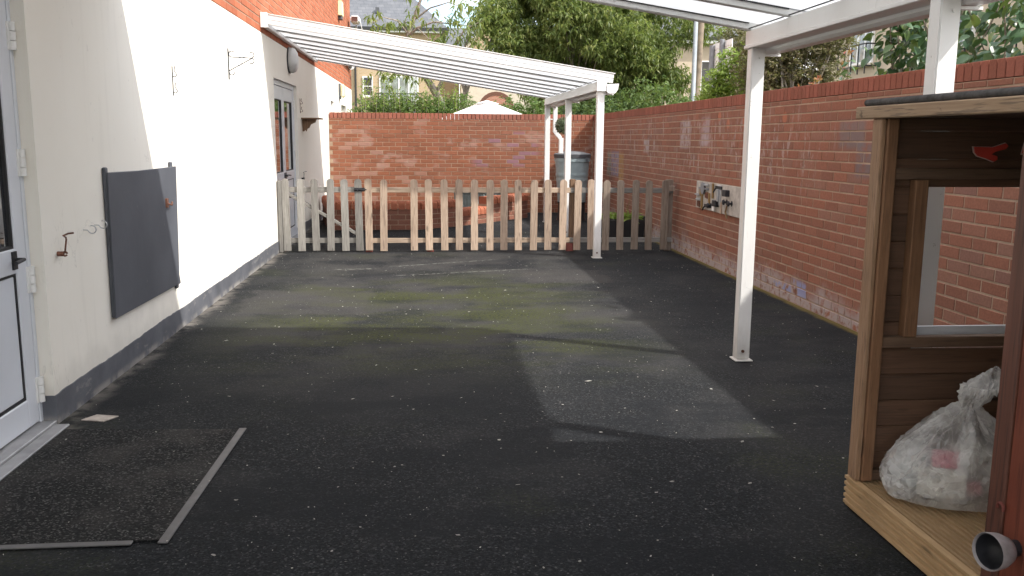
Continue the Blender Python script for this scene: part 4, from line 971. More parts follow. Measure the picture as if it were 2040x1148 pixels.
# red foam cut-outs hanging inside
hand = [(0.0, 0.055), (0.07, 0.05), (0.115, 0.062), (0.125, 0.052), (0.115, 0.042), (0.075, 0.034), (0.062, 0.026), (0.085, 0.018), (0.086, 0.006), (0.074, 0.0), (0.045, 0.012), (0.015, 0.022), (0.004, 0.035)]
def cutout(x, z, yq, s, rot, label, loc):
    c_ = math.cos(rot); n_ = math.sin(rot)
    poly = [(x + s*(u*c_ - v*n_), z + s*(u*n_ + v*c_)) for u, v in hand]
    t = thing('foam_cutout', label, 'decoration', loc)
    MB().prism(poly, lambda u, v, w: (u, w, v), yq, yq+0.008).build('shape', M['red_foam'], t)
    cx_, cz_ = sum(p[0] for p in poly)/len(poly), sum(p[1] for p in poly)/len(poly)
    big = [(cx_+(u-cx_)*1.07, cz_+(v-cz_)*1.09) for u, v in poly]
    MB().prism(big, lambda u, v, w: (u, w, v), yq+0.0085, yq+0.012).build('pale_backing', M['pale_edge'], t)
cutout(1.885, 1.283, YI-0.06, 0.98, 0.05, 'red hand shaped foam cutout inside the playhouse above its window', (1.94, YI-0.06, 1.3))
cutout(2.085, 1.31, YI-0.10, 0.95, 1.45, 'red foam cutout hanging upright in the dark playhouse corner', (2.05, YI-0.1, 1.35))

# rubbish bag with cartons showing through
bc = Vector((1.855, 2.835, 0.122))
prof = [(0.02, 0.0), (0.12, 0.0), (0.20, 0.0), (0.245, 0.012), (0.262, 0.04), (0.266, 0.075), (0.256, 0.11), (0.235, 0.145), (0.206, 0.18), (0.172, 0.215), (0.134, 0.25), (0.096, 0.28), (0.060, 0.303), (0.036, 0.318), (0.030, 0.328),
        (0.044, 0.345), (0.058, 0.37), (0.066, 0.395), (0.062, 0.42), (0.048, 0.44), (0.028, 0.455), (0.010, 0.462)]
pr = []
for (a, b) in zip(prof[:-1], prof[1:]):
    for k in range(3): pr.append((a[0]+(b[0]-a[0])*k/3, a[1]+(b[1]-a[1])*k/3))
pr.append(prof[-1])
NS = 96; V = []; F = []
br = random.Random(21)
pleat = [(n_, br.uniform(0, 6.28)) for n_ in (5, 8, 11, 14)]
waves = [(br.randint(2, 9), br.uniform(-30, 30), br.uniform(0, 6.28), br.uniform(.4, 1)) for _ in range(9)]
for ri, (r, h) in enumerate(pr):
    neck = math.exp(-((h-0.322)/0.12)**2); up_ = h > 0.33
    for k in range(NS):
        t = 2*math.pi*(k + 0.5*(ri % 2))/NS
        plt = sum(1-2*abs(math.sin(0.5*n_*t + q)) for n_, q in pleat)/4
        crk = sum(a*(0.6-abs(math.sin(0.5*n_*t + m_*h*0.5 + q))) for n_, m_, q, a in waves)/5
        low = min(1.0, h/0.04)
        jit = br.gauss(0, 0.0027)*low*min(1, r/0.06)
        rr = r*(1 + neck*plt*(0.30 if not up_ else 0.45)) + 0.032*crk*low*(0.3 if up_ else 1)*min(1, r/0.1) + jit
        sy = 0.74 if h < 0.3 else 0.8
        lean = 0.03*max(0, h-0.15)/0.3 + 0.05*max(0, h-0.33)/0.1
        zz = h + (0.010*math.sin(3*t+1)+0.008*math.sin(7*t)+0.02*crk)*(1 if 0.03 < h < 0.36 else 0) + (0.022*math.cos(t-0.6)-0.022 if h > 0.40 else 0) + br.gauss(0, 0.002)*low
        V.append((bc.x + rr*math.cos(t)*1.02 + lean, bc.y + rr*math.sin(t)*sy, bc.z + max(zz, 0.0) + 0.002))
for i in range(len(pr)-1):
    for k in range(NS):
        k2 = (k+1) % NS; a, b, c, d = i*NS+k, i*NS+k2, (i+1)*NS+k2, (i+1)*NS+k
        F += [(a, b, c), (a, c, d)] if i % 2 else [(a, b, d), (b, c, d)]
bag = np_obj('rubbish_bag', V, F, M['bag'], None, tuple(bc), smooth=False)
for p_ in bag.data.polygons: p_.use_smooth = True
bag.data.set_sharp_from_angle(angle=R(16))
tag(bag, 'tied translucent white plastic rubbish bag on the playhouse deck', 'rubbish bag')
def carton(cx, cy, cz, sx, sy, sz, rz_, rx_, mat, name, label, cat):
    m_ = Matrix.Translation((cx, cy, cz)) @ Matrix.Rotation(rz_, 4, 'Z') @ Matrix.Rotation(rx_, 4, 'X')
    mb = MB().box(-sx, sx, -sy, sy, -sz, sz); mb.v = [tuple(m_ @ Vector(v)) for v in mb.v]
    return tag(mb.build(name, mat, None, (cx, cy, cz), bevel=0.004), label, cat)
carton(1.745, 2.755, 0.200, 0.075, 0.02, 0.050, -0.45, -0.3, M['white_card'], 'carton', 'white printed carton showing through the front of the rubbish bag', 'carton')
carton(1.765, 2.775, 0.275, 0.042, 0.014, 0.030, -0.4, -0.5, M['pink_card'], 'wrapper', 'pink wrapper showing through the rubbish bag', 'wrapper')
carton(1.86, 2.76, 0.175, 0.03, 0.015, 0.022, 0.2, -0.3, M['pink_card'], 'wrapper', 'small pink scrap low in the rubbish bag', 'wrapper')
carton(1.97, 2.80, 0.225, 0.05, 0.03, 0.05, 0.5, 0.2, M['white_card'], 'carton', 'crumpled pale carton beside the knot side of the rubbish bag', 'carton')
carton(1.72, 2.86, 0.205, 0.05, 0.05, 0.05, 0.8, 0.3, M['trough'], 'food_tub', 'grey tub at the bottom of the rubbish bag', 'tub')
carton(1.90, 2.83, 0.265, 0.05, 0.05, 0.04, 0.3, 0.5, M['white_card'], 'paper_wad', 'crumpled paper wad high in the rubbish bag', 'paper')

# ------------------------------------------------------------------ background houses
def window(parent, x0, x1, z0, z1, yf, mull=(), trans=(), glass=M['glass'], sill=True, axis='y', depth=0.06, fw=0.06):
    def bx(mb, a, b, c, d, e, f):
        return mb.box(a, b, yf-e, yf-f, c, d) if axis == 'y' else mb.box(yf-e, yf-f, a, b, c, d)
    mb = MB()
    for (a, b, c, d) in ((x0, x0+fw, z0, z1), (x1-fw, x1, z0, z1), (x0+fw, x1-fw, z0, z0+fw), (x0+fw, x1-fw, z1-fw, z1)): bx(mb, a, b, c, d, depth, 0.001)
    for m_ in mull: bx(mb, m_-fw/2, m_+fw/2, z0+fw, z1-fw, depth-0.004, 0.001)
    for t_ in trans: bx(mb, x0+fw, x1-fw, t_-fw/3, t_+fw/3, depth-0.008, 0.001)
    w = mb.build('window', M['white'], parent)
    xs_ = [x0+fw] + [m_ for m_ in mull] + [x1-fw]
    for a, b in zip(xs_[:-1], xs_[1:]):
        q = MB(); bx(q, a+0.01, b-0.01, z0+fw, z1-fw, 0.022, 0.012); q.build('pane', glass, w)
    if sill:
        q = MB(); bx(q, x0-0.08, x1+0.08, z0-0.09, z0-0.002, depth+0.06, 0.001); q.build('sill', M['cream_band'], w)
    return w
YH = 50.0
ha = thing('brick_house', 'yellow brick house with hipped grey slate roof behind the hedge', 'house', (-4, YH, 0))
MB().box(-13, 0.75, YH, YH+9, 0, 7.0).build('wall', M['yellow_brick'], ha)
ev = 7.18
V = [(-13.4, YH-0.45, ev), (1.15, YH-0.45, ev), (1.15, YH+9.4, ev), (-13.4, YH+9.4, ev), (-10, YH+4.5, ev+4.4), (-3.3, YH+4.5, ev+4.4)]
rf = MB().add(V, [(0, 1, 5, 4), (1, 2, 5), (2, 3, 4, 5), (3, 0, 4), (3, 2, 1, 0)]).build('roof', M['slate'], ha)
MB().box(-13.4, 1.15, YH-0.50, YH-0.452, 7.0, 7.17).build('gutter', M['black_plastic'], rf)
MB().box(-13.1, 0.85, YH-0.42, YH-0.002, 6.92, 7.0).build('soffit', M['white'], rf)
MB().box(-2.72, -2.52, YH+0.35, YH+0.6, 8.0, 8.28).build('roof_vent', M['lid_plastic'], rf)
window(ha, -3.45, -2.90, 3.55, 4.62, YH, (), (4.1,))
window(ha, -2.55, -0.45, 2.6, 4.66, YH, (-2.0, -1.5, -0.98), (), M['glass_green'], False)
window(ha, -2.60, -1.50, 5.4, 6.78, YH, (-2.05,), ())
MB().box(-2.6, -0.4, YH-0.03, YH-0.001, 4.67, 4.95).build('lintel', M['cream_band'], ha)
MB().tube([(-3.82, YH-0.08, 0.0), (-3.82, YH-0.08, 6.95)], 0.055, 8).build('downpipe', M['black_plastic'], ha)
bal = MB().box(-2.75, -0.25, YH-0.55, YH-0.50, 3.68, 3.73)
for i in range(22): bal.box(-2.72+i*0.115, -2.70+i*0.115, YH-0.54, YH-0.51, 2.65, 3.68)
bal.box(-2.75, -0.25, YH-0.55, YH-0.001, 2.55, 2.65); bal.build('balcony_rail', M['iron'], ha)
hb2 = thing('brick_house', 'gabled yellow brick house with arched window and carriage arch', 'house', (4, YH+3, 0))
YG = YH+2.0
MB().prism([(1.9, 0), (1.9, 6.0), (4.15, 8.35), (6.4, 6.0), (6.4, 0)], lambda u, v, w: (u, w, v), YG, YG+0.4).build('gable_wall', M['yellow_brick'], hb2)
for a_, b_ in ((-2.5, 1.88), (6.42, 13.0)): MB().box(a_, b_, YG+1.2, YG+8, 0, 5.9).build('wall', M['yellow_brick'], hb2)
V = [(-3, YG+0.9, 5.9), (13.2, YG+0.9, 5.9), (13.2, YG+8, 5.9), (-3, YG+8, 5.9), (-1, YG+4.5, 8.0), (12, YG+4.5, 8.0)]
MB().add(V, [(0, 1, 5, 4), (1, 2, 5), (2, 3, 4, 5), (3, 0, 4), (3, 2, 1, 0)]).build('roof', M['slate'], hb2)
MB().beam((1.7, YG-0.05, 5.85), (4.15, YG-0.05, 8.45), 0.3, 0.16).beam((4.15, YG-0.05, 8.45), (6.6, YG-0.05, 5.85), 0.3, 0.16).build('verge', M['cream_band'], hb2)
def arch_poly(cx, w, z0, zs, n=12):
    return [(cx-w, z0), (cx+w, z0)] + [(cx+w*math.cos(math.pi*k/n), zs+w*math.sin(math.pi*k/n)) for k in range(0, n+1)]
aw = MB().prism(arch_poly(4.0, 0.62, 4.9, 6.3), lambda u, v, w: (u, w, v), YG-0.08, YG-0.001).build('arched_window', M['white'], hb2)
for a in (-0.29, 0.29): MB().box(4.0+a-0.25, 4.0+a+0.25, YG-0.095, YG-0.081, 5.0, 6.25).build('pane', M['glass'], aw)
MB().prism([(4.0+0.5*math.cos(math.pi*k/10), 6.32+0.5*math.sin(math.pi*k/10)) for k in range(11)], lambda u, v, w: (u, w, v), YG-0.095, YG-0.081).build('fanlight', M['glass'], aw)
MB().box(1.95, 6.35, YG-0.06, YG-0.001, 0, 4.35).build('render_band', M['cream_band'], hb2)
MB().prism(arch_poly(3.95, 1.05, 0.0, 2.95), lambda u, v, w: (u, w, v), YG-0.075, YG-0.061).build('arch_infill', M['red_brick_far'], hb2)
ring = [(3.95+1.05*math.cos(math.pi*k/14), 2.95+1.05*math.sin(math.pi*k/14)) for k in range(15)] + [(3.95+0.86*math.cos(math.pi*k/14), 2.95+0.86*math.sin(math.pi*k/14)) for k in range(14, -1, -1)]
MB().prism(ring, lambda u, v, w: (u, w, v), YG-0.10, YG-0.076).build('arch_ring', M['rust'], hb2)
hc = thing('rendered_house', 'cream rendered house with slate roof beyond the telegraph pole', 'house', (13, 44, 0))
MB().box(9.5, 17, 44, 52, 0, 6.25).build('wall', M['cream_wall'], hc)
V = [(9.2, 43.6, 6.3), (17.3, 43.6, 6.3), (17.3, 52.4, 6.3), (9.2, 52.4, 6.3), (11.5, 48, 9.2), (15, 48, 9.2)]
r_ = MB().add(V, [(0, 1, 5, 4), (1, 2, 5), (2, 3, 4, 5), (3, 0, 4), (3, 2, 1, 0)]).build('roof', M['slate'], hc)
MB().box(9.2, 17.3, 43.52, 43.598, 6.16, 6.30).build('gutter', M['black_plastic'], r_)
MB().box(9.45, 17.05, 43.62, 43.998, 6.0, 6.15).build('soffit', M['white'], r_)
window(hc, 10.9, 11.7, 3.7, 5.2, 44, (11.3,), (4.7,), M['glass_pale'])
window(hc, 13.4, 14.4, 3.7, 5.2, 44, (13.9,), ())
# building facing the yard across the street on the right, wall looks to -x
he = thing('rendered_house', 'cream rendered building with barred balcony window above the brick wall', 'house', (14.5, 24, 0))
MB().box(14, 22, 14, 31.8, 0, 6.4).build('wall', M['cream_wall'], he)
MB().box(13.93, 13.999, 14, 31.8, 2.75, 3.35).build('stone_band', M['cream_band'], he)
V = [(13.6, 13.6, 6.4), (22.4, 13.6, 6.4), (22.4, 32.2, 6.4), (13.6, 32.2, 6.4), (18, 17, 9.4), (18, 29, 9.4)]
MB().add(V, [(0, 1, 4), (1, 2, 5, 4), (2, 3, 5), (3, 0, 4, 5), (3, 2, 1, 0)]).build('roof', M['slate'], he)
def bal_window(y0, y1, z0, z1):
    window(he, y0, y1, z0, z1, 14.0, [y0+(y1-y0)*k/3 for k in (1, 2)], (), M['glass_pale'], True, 'x', 0.07, 0.07)
    b = MB().box(13.62, 13.65, y0-0.2, y1+0.2, z0+0.55, z0+0.59).box(13.62, 13.65, y0-0.2, y1+0.2, z0-0.12, z0-0.08)
    n_ = 5
    for i in range(n_): yy = y0-0.2 + (y1-y0+0.37)*i/(n_-1); b.box(13.62, 13.65, yy, yy+0.03, z0-0.35, z0+0.55)
    for yy in (y0-0.2, y1+0.17): b.box(13.65, 13.999, yy, yy+0.03, z0+0.55, z0+0.59).box(13.65, 13.999, yy, yy+0.03, z0-0.12, z0-0.08)
    b.build('balcony_rail', M['iron'], he)
bal_window(27.7, 29.2, 3.80, 5.0)
bal_window(22.4, 23.6, 3.80, 5.0)
bal_window(18.8, 20.0, 3.80, 5.0)

# ------------------------------------------------------------------ street furniture beyond the wall
lp = thing('lamp_post', 'tall grey metal lamp column beside the telegraph pole', 'lamp post', (5.95, 20, 0))
MB().tube([(5.95, 20, -0.01), (5.95, 20, 1.2), (5.95, 20, 1.25), (5.95, 20, 6.5)], [0.07, 0.07, 0.052, 0.045], 14).build('column', M['lamp_grey'], lp, smooth=True)
MB().tube([(5.95, 20, 6.5), (5.9, 20, 6.7), (5.5, 19.9, 6.8)], 0.03, 8).build('arm', M['lamp_grey'], lp, smooth=True)
MB().box(5.1, 5.55, 19.82, 19.98, 6.74, 6.84).build('lantern', M['lamp_grey'], lp, bevel=0.02)
tp = MB().tube([(6.06, 20.2, -0.01), (6.09, 20.2, 2.2), (6.16, 20.2, 5.0), (6.20, 20.2, 7.5)], [0.085, 0.075, 0.065, 0.055], 12).build('telegraph_pole', M['pole_wood'], None, (6.06, 20.2, 0), smooth=True)
tag(tp, 'brown wooden telegraph pole leaning slightly beside the lamp column', 'pole')
sg = thing('road_sign', 'back of a grey road sign on two dark posts behind the wall', 'sign', (5.15, 16, 0))
for y in (16.22, 15.66):
    MB().tube([(5.14, y, 0), (5.14, y, 3.04 if y > 16 else 3.09)], 0.045, 12).build('post', M['sign_post'], sg, smooth=True)
MB().box(5.192, 5.204, 15.28, 16.32, 2.40, 3.07).build('panel', M['sign_grey'], sg)
for zz in (2.46, 3.0): MB().box(5.186, 5.1915, 15.28, 16.32, zz-0.03, zz+0.03).build('rail', M['sign_grey'], sg)

# ------------------------------------------------------------------ parasol
um = thing('parasol', 'white garden parasol showing above the back wall', 'parasol', (1.25, 19, 0))
n = 8; ap = (1.25, 19.0, 2.14); rim = 1.45
V = [(ap[0]+0.17*math.cos(2*math.pi*(k+.5)/n), ap[1]+0.17*math.sin(2*math.pi*(k+.5)/n), 2.075) for k in range(n)] + [(ap[0]+rim*math.cos(2*math.pi*(k+.5)/n), ap[1]+rim*math.sin(2*math.pi*(k+.5)/n), 1.61) for k in range(n)]
V += [(ap[0]+rim*math.cos(2*math.pi*(k+.5)/n), ap[1]+rim*math.sin(2*math.pi*(k+.5)/n), 1.51) for k in range(n)]
MB().add(V, [(k, (k+1) % n, n+(k+1) % n, n+k) for k in range(n)] + [(n+k, n+(k+1) % n, 2*n+(k+1) % n, 2*n+k) for k in range(n)]).build('canvas', M['canvas'], um)
V = [ap] + [(ap[0]+0.27*math.cos(2*math.pi*(k+.5)/n), ap[1]+0.27*math.sin(2*math.pi*(k+.5)/n), 2.070) for k in range(n)]
MB().add(V, [(0, 1+k, 1+(k+1) % n) for k in range(n)]).build('vent_cap', M['canvas'], um)
MB().tube([(1.25, 19, -0.01), (1.25, 19, 2.11)], 0.02, 8).build('pole', M['steel'], um, smooth=True)
for k in range(n):
    t = 2*math.pi*(k+.5)/n; MB().beam((1.25+0.03*math.cos(t), 19+0.03*math.sin(t), 2.08), (1.25+1.43*math.cos(t), 19+1.43*math.sin(t), 1.60), 0.012, 0.015).build('rib', M['steel'], um)

# ------------------------------------------------------------------ vegetation
def branch_path(pts, r0, r1, mb, n=9):
    # subdivide with a little wobble
    P = [Vector(p) for p in pts]; out = []
    for a, b in zip(P[:-1], P[1:]):
        for k in range(3): out.append(a.lerp(b, k/3) + Vector((random.uniform(-1, 1), random.uniform(-1, 1), random.uniform(-1, 1)))*0.012*(a-b).length)
    out.append(P[-1]); m = len(out)
    mb.tube(out, [r0 + (r1-r0)*i/(m-1) for i in range(m)], n); return out
def cluster_leaves(C, n_each, L, Wd, spread, droop=0.6, down=0.6, rng=RNG):
    C = np.repeat(np.asarray(C), n_each, axis=0); n = len(C)
    D = rng.normal(size=(n, 3)); D[:, 2] = D[:, 2]*0.5 - down
    P = C + rng.normal(size=(n, 3))*spread
    return leaf_arrays(P, D, L, Wd, droop)

# sparse cherry on the left
ct = thing('cherry_tree', 'sparse cherry tree with bare curved branches in front of the slate roof', 'tree', (0.46, 21, 0))
mb = MB()
tips = []
main = branch_path([(0.48, 21, -0.02), (0.43, 21, 1.93), (0.20, 21, 2.38), (0.02, 21, 2.66), (-0.28, 21.1, 3.25), (-0.42, 21.1, 3.65), (-0.28, 21.1, 4.0), (-0.10, 21.1, 4.5), (0.1, 21.1, 5.2)], 0.11, 0.02, mb)
for pts, r in (([(0.20, 21, 2.38), (0.42, 20.9, 2.75), (0.55, 20.8, 3.2), (0.85, 20.6, 3.75), (1.3, 20.5, 3.95)], 0.05),
               ([(-0.42, 21.1, 3.62), (-0.20, 20.9, 3.8), (0.15, 20.8, 3.92), (0.6, 20.7, 3.88), (1.0, 20.6, 3.82)], 0.035),
               ([(-0.42, 21.1, 3.65), (-0.48, 21.2, 3.9), (-0.46, 21.2, 4.05)], 0.022),
               ([(-0.42, 21.1, 3.68), (-0.62, 21.0, 3.95), (-0.95, 20.9, 4.02), (-1.25, 20.8, 3.85)], 0.02),
               ([(-0.28, 21.1, 4.0), (0.1, 21.0, 4.25), (0.5, 20.8, 4.35), (0.9, 20.7, 4.2)], 0.025),
               ([(-0.10, 21.1, 4.5), (-0.5, 21.2, 4.8), (-0.9, 21.2, 4.7)], 0.022),
               ([(0.02, 21, 2.66), (-0.35, 20.8, 2.95), (-0.75, 20.6, 2.92), (-1.05, 20.5, 2.72)], 0.022),
               ([(0.42, 20.9, 2.75), (0.2, 20.6, 3.1), (-0.05, 20.4, 3.0), (-0.3, 20.3, 2.75)], 0.02),
               ([(-0.20, 20.9, 3.8), (0.05, 20.7, 3.55), (0.35, 20.6, 3.5)], 0.015),
               ([(0.55, 20.8, 3.2), (0.8, 20.6, 3.3), (1.2, 20.5, 3.45)], 0.02)):
    o_ = branch_path(pts, r, 0.006, mb, 7); tips.append(o_)
mb.build('trunk', M['bark'], ct, smooth=True)
C = []
for o_ in tips + [main[16:]]:
    for j, p in enumerate(o_):
        f = j/(len(o_)-1)
        if f < 0.3: continue
        for _ in range(1 if f < 0.75 else 3):
            C.append((p.x+RNG.normal(0, .13), p.y+RNG.normal(0, .2), p.z+RNG.normal(0, .12)-0.03))
np_obj('crown', *cluster_leaves(C, 7, 0.15, 0.052, 0.035), M['leaf_cherry'], ct)

ct2 = thing('cherry_tree', 'thin forked tree trunk rising behind the white parasol', 'tree', (0.86, 21.6, 0))
mb = MB()
branch_path([(0.88, 21.6, -0.02), (0.87, 21.6, 2.22), (0.92, 21.6, 2.45), (1.05, 21.6, 2.85), (1.5, 21.7, 3.6), (2.0, 21.8, 4.4)], 0.085, 0.03, mb)
t2 = [branch_path([(0.92, 21.6, 2.42), (0.78, 21.5, 2.8), (0.85, 21.4, 3.3), (1.1, 21.4, 4.1)], 0.05, 0.012, mb, 7), branch_path([(1.05, 21.6, 2.85), (1.5, 21.4, 3.0), (1.9, 21.2, 2.85), (2.2, 21.1, 2.6)], 0.03, 0.008, mb, 7),
      branch_path([(1.5, 21.7, 3.6), (1.9, 21.5, 3.6), (2.4, 21.3, 3.4)], 0.03, 0.008, mb, 7)]
mb.build('trunk', M['bark'], ct2, smooth=True)
C = []
for o_ in t2:
    for j, p in enumerate(o_):
        if j/(len(o_)-1) > 0.35:
            for _ in range(2): C.append((p.x+RNG.normal(0, .15), p.y+RNG.normal(0, .2), p.z+RNG.normal(0, .14)))
np_obj('crown', *cluster_leaves(C, 7, 0.15, 0.052, 0.035), M['leaf_cherry'], ct2)

def clump_tree(name, label, base, trunk_h, clumps, per, L, Wd, mat, droop=0.6, down=0.55, trunk_r=0.14, cl=6, shell=0.35, flat=0.8):
    t = thing(name, label, 'tree' if 'tree' in name else ('hedge' if 'hedge' in name else 'shrub'), base)
    mb = MB(); b = Vector(base); top = b + Vector((0, 0, trunk_h))
    mb.tube([b - Vector((0, 0, 0.02)), b.lerp(top, .5) + Vector((0.04, 0, 0)), top], [trunk_r, trunk_r*.8, trunk_r*.6], 9)
    C = []
    for (cx, cy, cz, r) in clumps:
        c = Vector((cx, cy, cz))
        s0 = top.lerp(b, random.uniform(0, .25)); mid = s0.lerp(c, 0.5) + Vector((random.uniform(-.1, .1), random.uniform(-.1, .1), 0.15*r))
        mb.tube([s0, mid, c], [trunk_r*.35, trunk_r*.22, trunk_r*.07], 6)
        n = max(6, int(per*r*r))
        d = rand_dirs(n); rr = RNG.uniform(shell, 1.05, (n, 1))*r
        P = np.array([cx, cy, cz]) + d*rr*np.array([1, 1, flat]); C.append(P)
    mb.build('trunk', M['bark'], t, smooth=True)
    C = np.vstack(C); C = C[C[:, 2] > 0.08]
    np_obj('crown' if 'tree' in name else 'foliage', *cluster_leaves(C, cl, L, Wd, L*0.22, droop, down), mat, t)
    return t
# big dense cherry
cl_ = []
rs = np.random.default_rng(5)
for i in range(112):
    a = rs.uniform(0, 6.28); u = rs.uniform(0, 1)**0.5
    x = 3.85 + 2.45*u*math.cos(a); zc = 3.75 + 1.75*u*math.sin(a); y = 21.6 + rs.uniform(-1.5, 1.6)*(1-0.4*u)
    if x < 2.4 and zc < 3.0: continue
    cl_.append((x, y, zc, rs.uniform(0.38, 0.62)))
clump_tree('cherry_tree', 'large dense leafy cherry tree with drooping leaves beside the lamp column', (3.6, 21.8, 0), 2.2, cl_, 820, 0.105, 0.038, M['leaf_cherry'], droop=0.45, down=0.4, trunk_r=0.10)
# hedge along the garden behind the back wall
cl_ = [(x, 20.2+rs.uniform(-.4, .4), 1.9+rs.uniform(-.12, .2), rs.uniform(.32, .5)) for x in np.arange(-1.4, 0.85, 0.12)] + [(x, 20.0+rs.uniform(-.4, .4), 0.8, 0.6) for x in np.arange(-1.4, 0.75, 0.45)]
clump_tree('garden_hedge', 'mixed green hedge in front of the yellow brick house', (-0.4, 20.2, 0), 1.0, cl_, 520, 0.075, 0.032, M['leaf_hedge'], 0.1, -0.35, 0.05, 6)
# tall upright shoots out of the hedge
sh_ = thing('hedge_shoots', 'upright pale shoots rising from the hedge before the patio windows', 'shrub', (-0.5, 19.7, 0))
C = []; mb = MB()
for i in range(34):
    x, y, z = RNG.uniform(-1.4, 0.8), RNG.uniform(19.6, 20.2), RNG.uniform(2.2, 2.65); mb.tube([(x, y, 0.02), (x+RNG.normal(0, .03), y, 1.4), (x+RNG.normal(0, .06), y, z)], [0.008, 0.006, 0.003], 5)
    for k in range(12): C.append((x+RNG.normal(0, .03), y+RNG.normal(0, .03), z-0.05*k))
mb.build('stem', M['bark'], sh_); np_obj('foliage', *cluster_leaves(C, 3, 0.07, 0.022, 0.015, 0.1, -0.5), M['leaf_bay'], sh_)
cl_ = [(x, 20.4+rs.uniform(-.4, .4), 1.75+rs.uniform(-.1, .25), rs.uniform(.35, .5)) for x in np.arange(1.75, 2.9, 0.2)] + [(x, 20.2, 0.8, 0.6) for x in (1.8, 2.3, 2.8)]
clump_tree('laurel_shrub', 'glossy green laurel shrub to the right of the white parasol', (2.3, 20.4, 0), 1.0, cl_, 480, 0.09, 0.04, M['leaf_hedge'], 0.1, -0.2, 0.05)
cl_ = [(x, 19.4+rs.uniform(-.4, .4), 1.75+rs.uniform(-.15, .45), rs.uniform(.35, .55)) for x in np.arange(2.8, 4.3, 0.17)] + [(x, 19.4, 0.8, 0.65) for x in (2.9, 3.4, 3.9)]
clump_tree('laurel_shrub', 'dark dense laurel shrub under the dense cherry tree', (3.5, 19.4, 0), 1.0, cl_, 460, 0.085, 0.036, M['leaf_dark'], 0.1, -0.2, 0.05)
cl_ = [(x, 18.9+rs.uniform(-.5, .5), 1.6+rs.uniform(-.15, .75), rs.uniform(.35, .55)) for x in np.arange(4.3, 5.75, 0.11)] + [(x, 18.9, 0.8, 0.65) for x in (4.4, 4.9, 5.4)]
clump_tree('laurel_shrub', 'speckled green shrub with pale flowers beside the lamp column', (5.0, 18.9, 0), 1.1, cl_, 460, 0.08, 0.032, M['leaf_hedge'], 0.2, 0.0, 0.05)
cl_ = [(x, 22.5+rs.uniform(-.4, .4), 1.8+rs.uniform(-.2, .9), rs.uniform(.4, .6)) for x in np.arange(6.4, 8.2, 0.2)]
clump_tree('laurel_shrub', 'dark green shrub behind the telegraph pole and road sign', (7.2, 22.5, 0), 1.2, cl_, 420, 0.09, 0.04, M['leaf_dark'], 0.1, -0.1, 0.05)
# bright bay just behind the right wall
cl_ = [(4.55, 11.9, 2.32, .22), (4.62, 12.0, 2.0, .25), (4.0, 12.5, 2.0, .22), (4.05, 12.5, 2.2, .2), (4.22, 12.5, 2.45, .2), (4.4, 12.3, 2.5, .18), (4.1, 12.6, 1.95, .28), (4.3, 12.5, 2.2, .3), (4.45, 12.2, 2.35, .26), (4.5, 12.1, 2.05, .3), (4.75, 12.0, 2.2, .26), (4.25, 12.4, 1.7, .35), (4.7, 11.9, 1.8, .35), (4.4, 12.2, 1.2, .45)]
clump_tree('bay_shrub', 'bright yellow green bay shrub rising above the brick wall', (4.4, 12.3, 0), 1.2, cl_, 1500, 0.085, 0.026, M['leaf_bay'], 0.15, -0.5, 0.04)
# brown-leaved shrub
cl_ = [(rs.uniform(4.2, 5.15), rs.uniform(11.1, 11.8), rs.uniform(1.9, 2.7), rs.uniform(.2, .32)) for i in range(50)] + [(4.5, 11.2, 1.2, .6), (4.8, 11.0, 1.2, .6)]
clump_tree('olive_shrub', 'dull brown leaved shrub behind the brick wall', (4.6, 11.1, 0), 1.3, cl_, 1250, 0.05, 0.022, M['leaf_brown'], 0.2, -0.1, 0.05, 7)
# tall tree behind the sign
cl_ = [(rs.uniform(8.0, 9.6), rs.uniform(23, 25), rs.uniform(2.2, 4.4), rs.uniform(.4, .65)) for i in range(24)]
clump_tree('garden_tree', 'dusky green tree standing beyond the road sign', (8.8, 24, 0), 2.0, cl_, 260, 0.10, 0.045, M['leaf_brown'], 0.2, 0.0, 0.1)

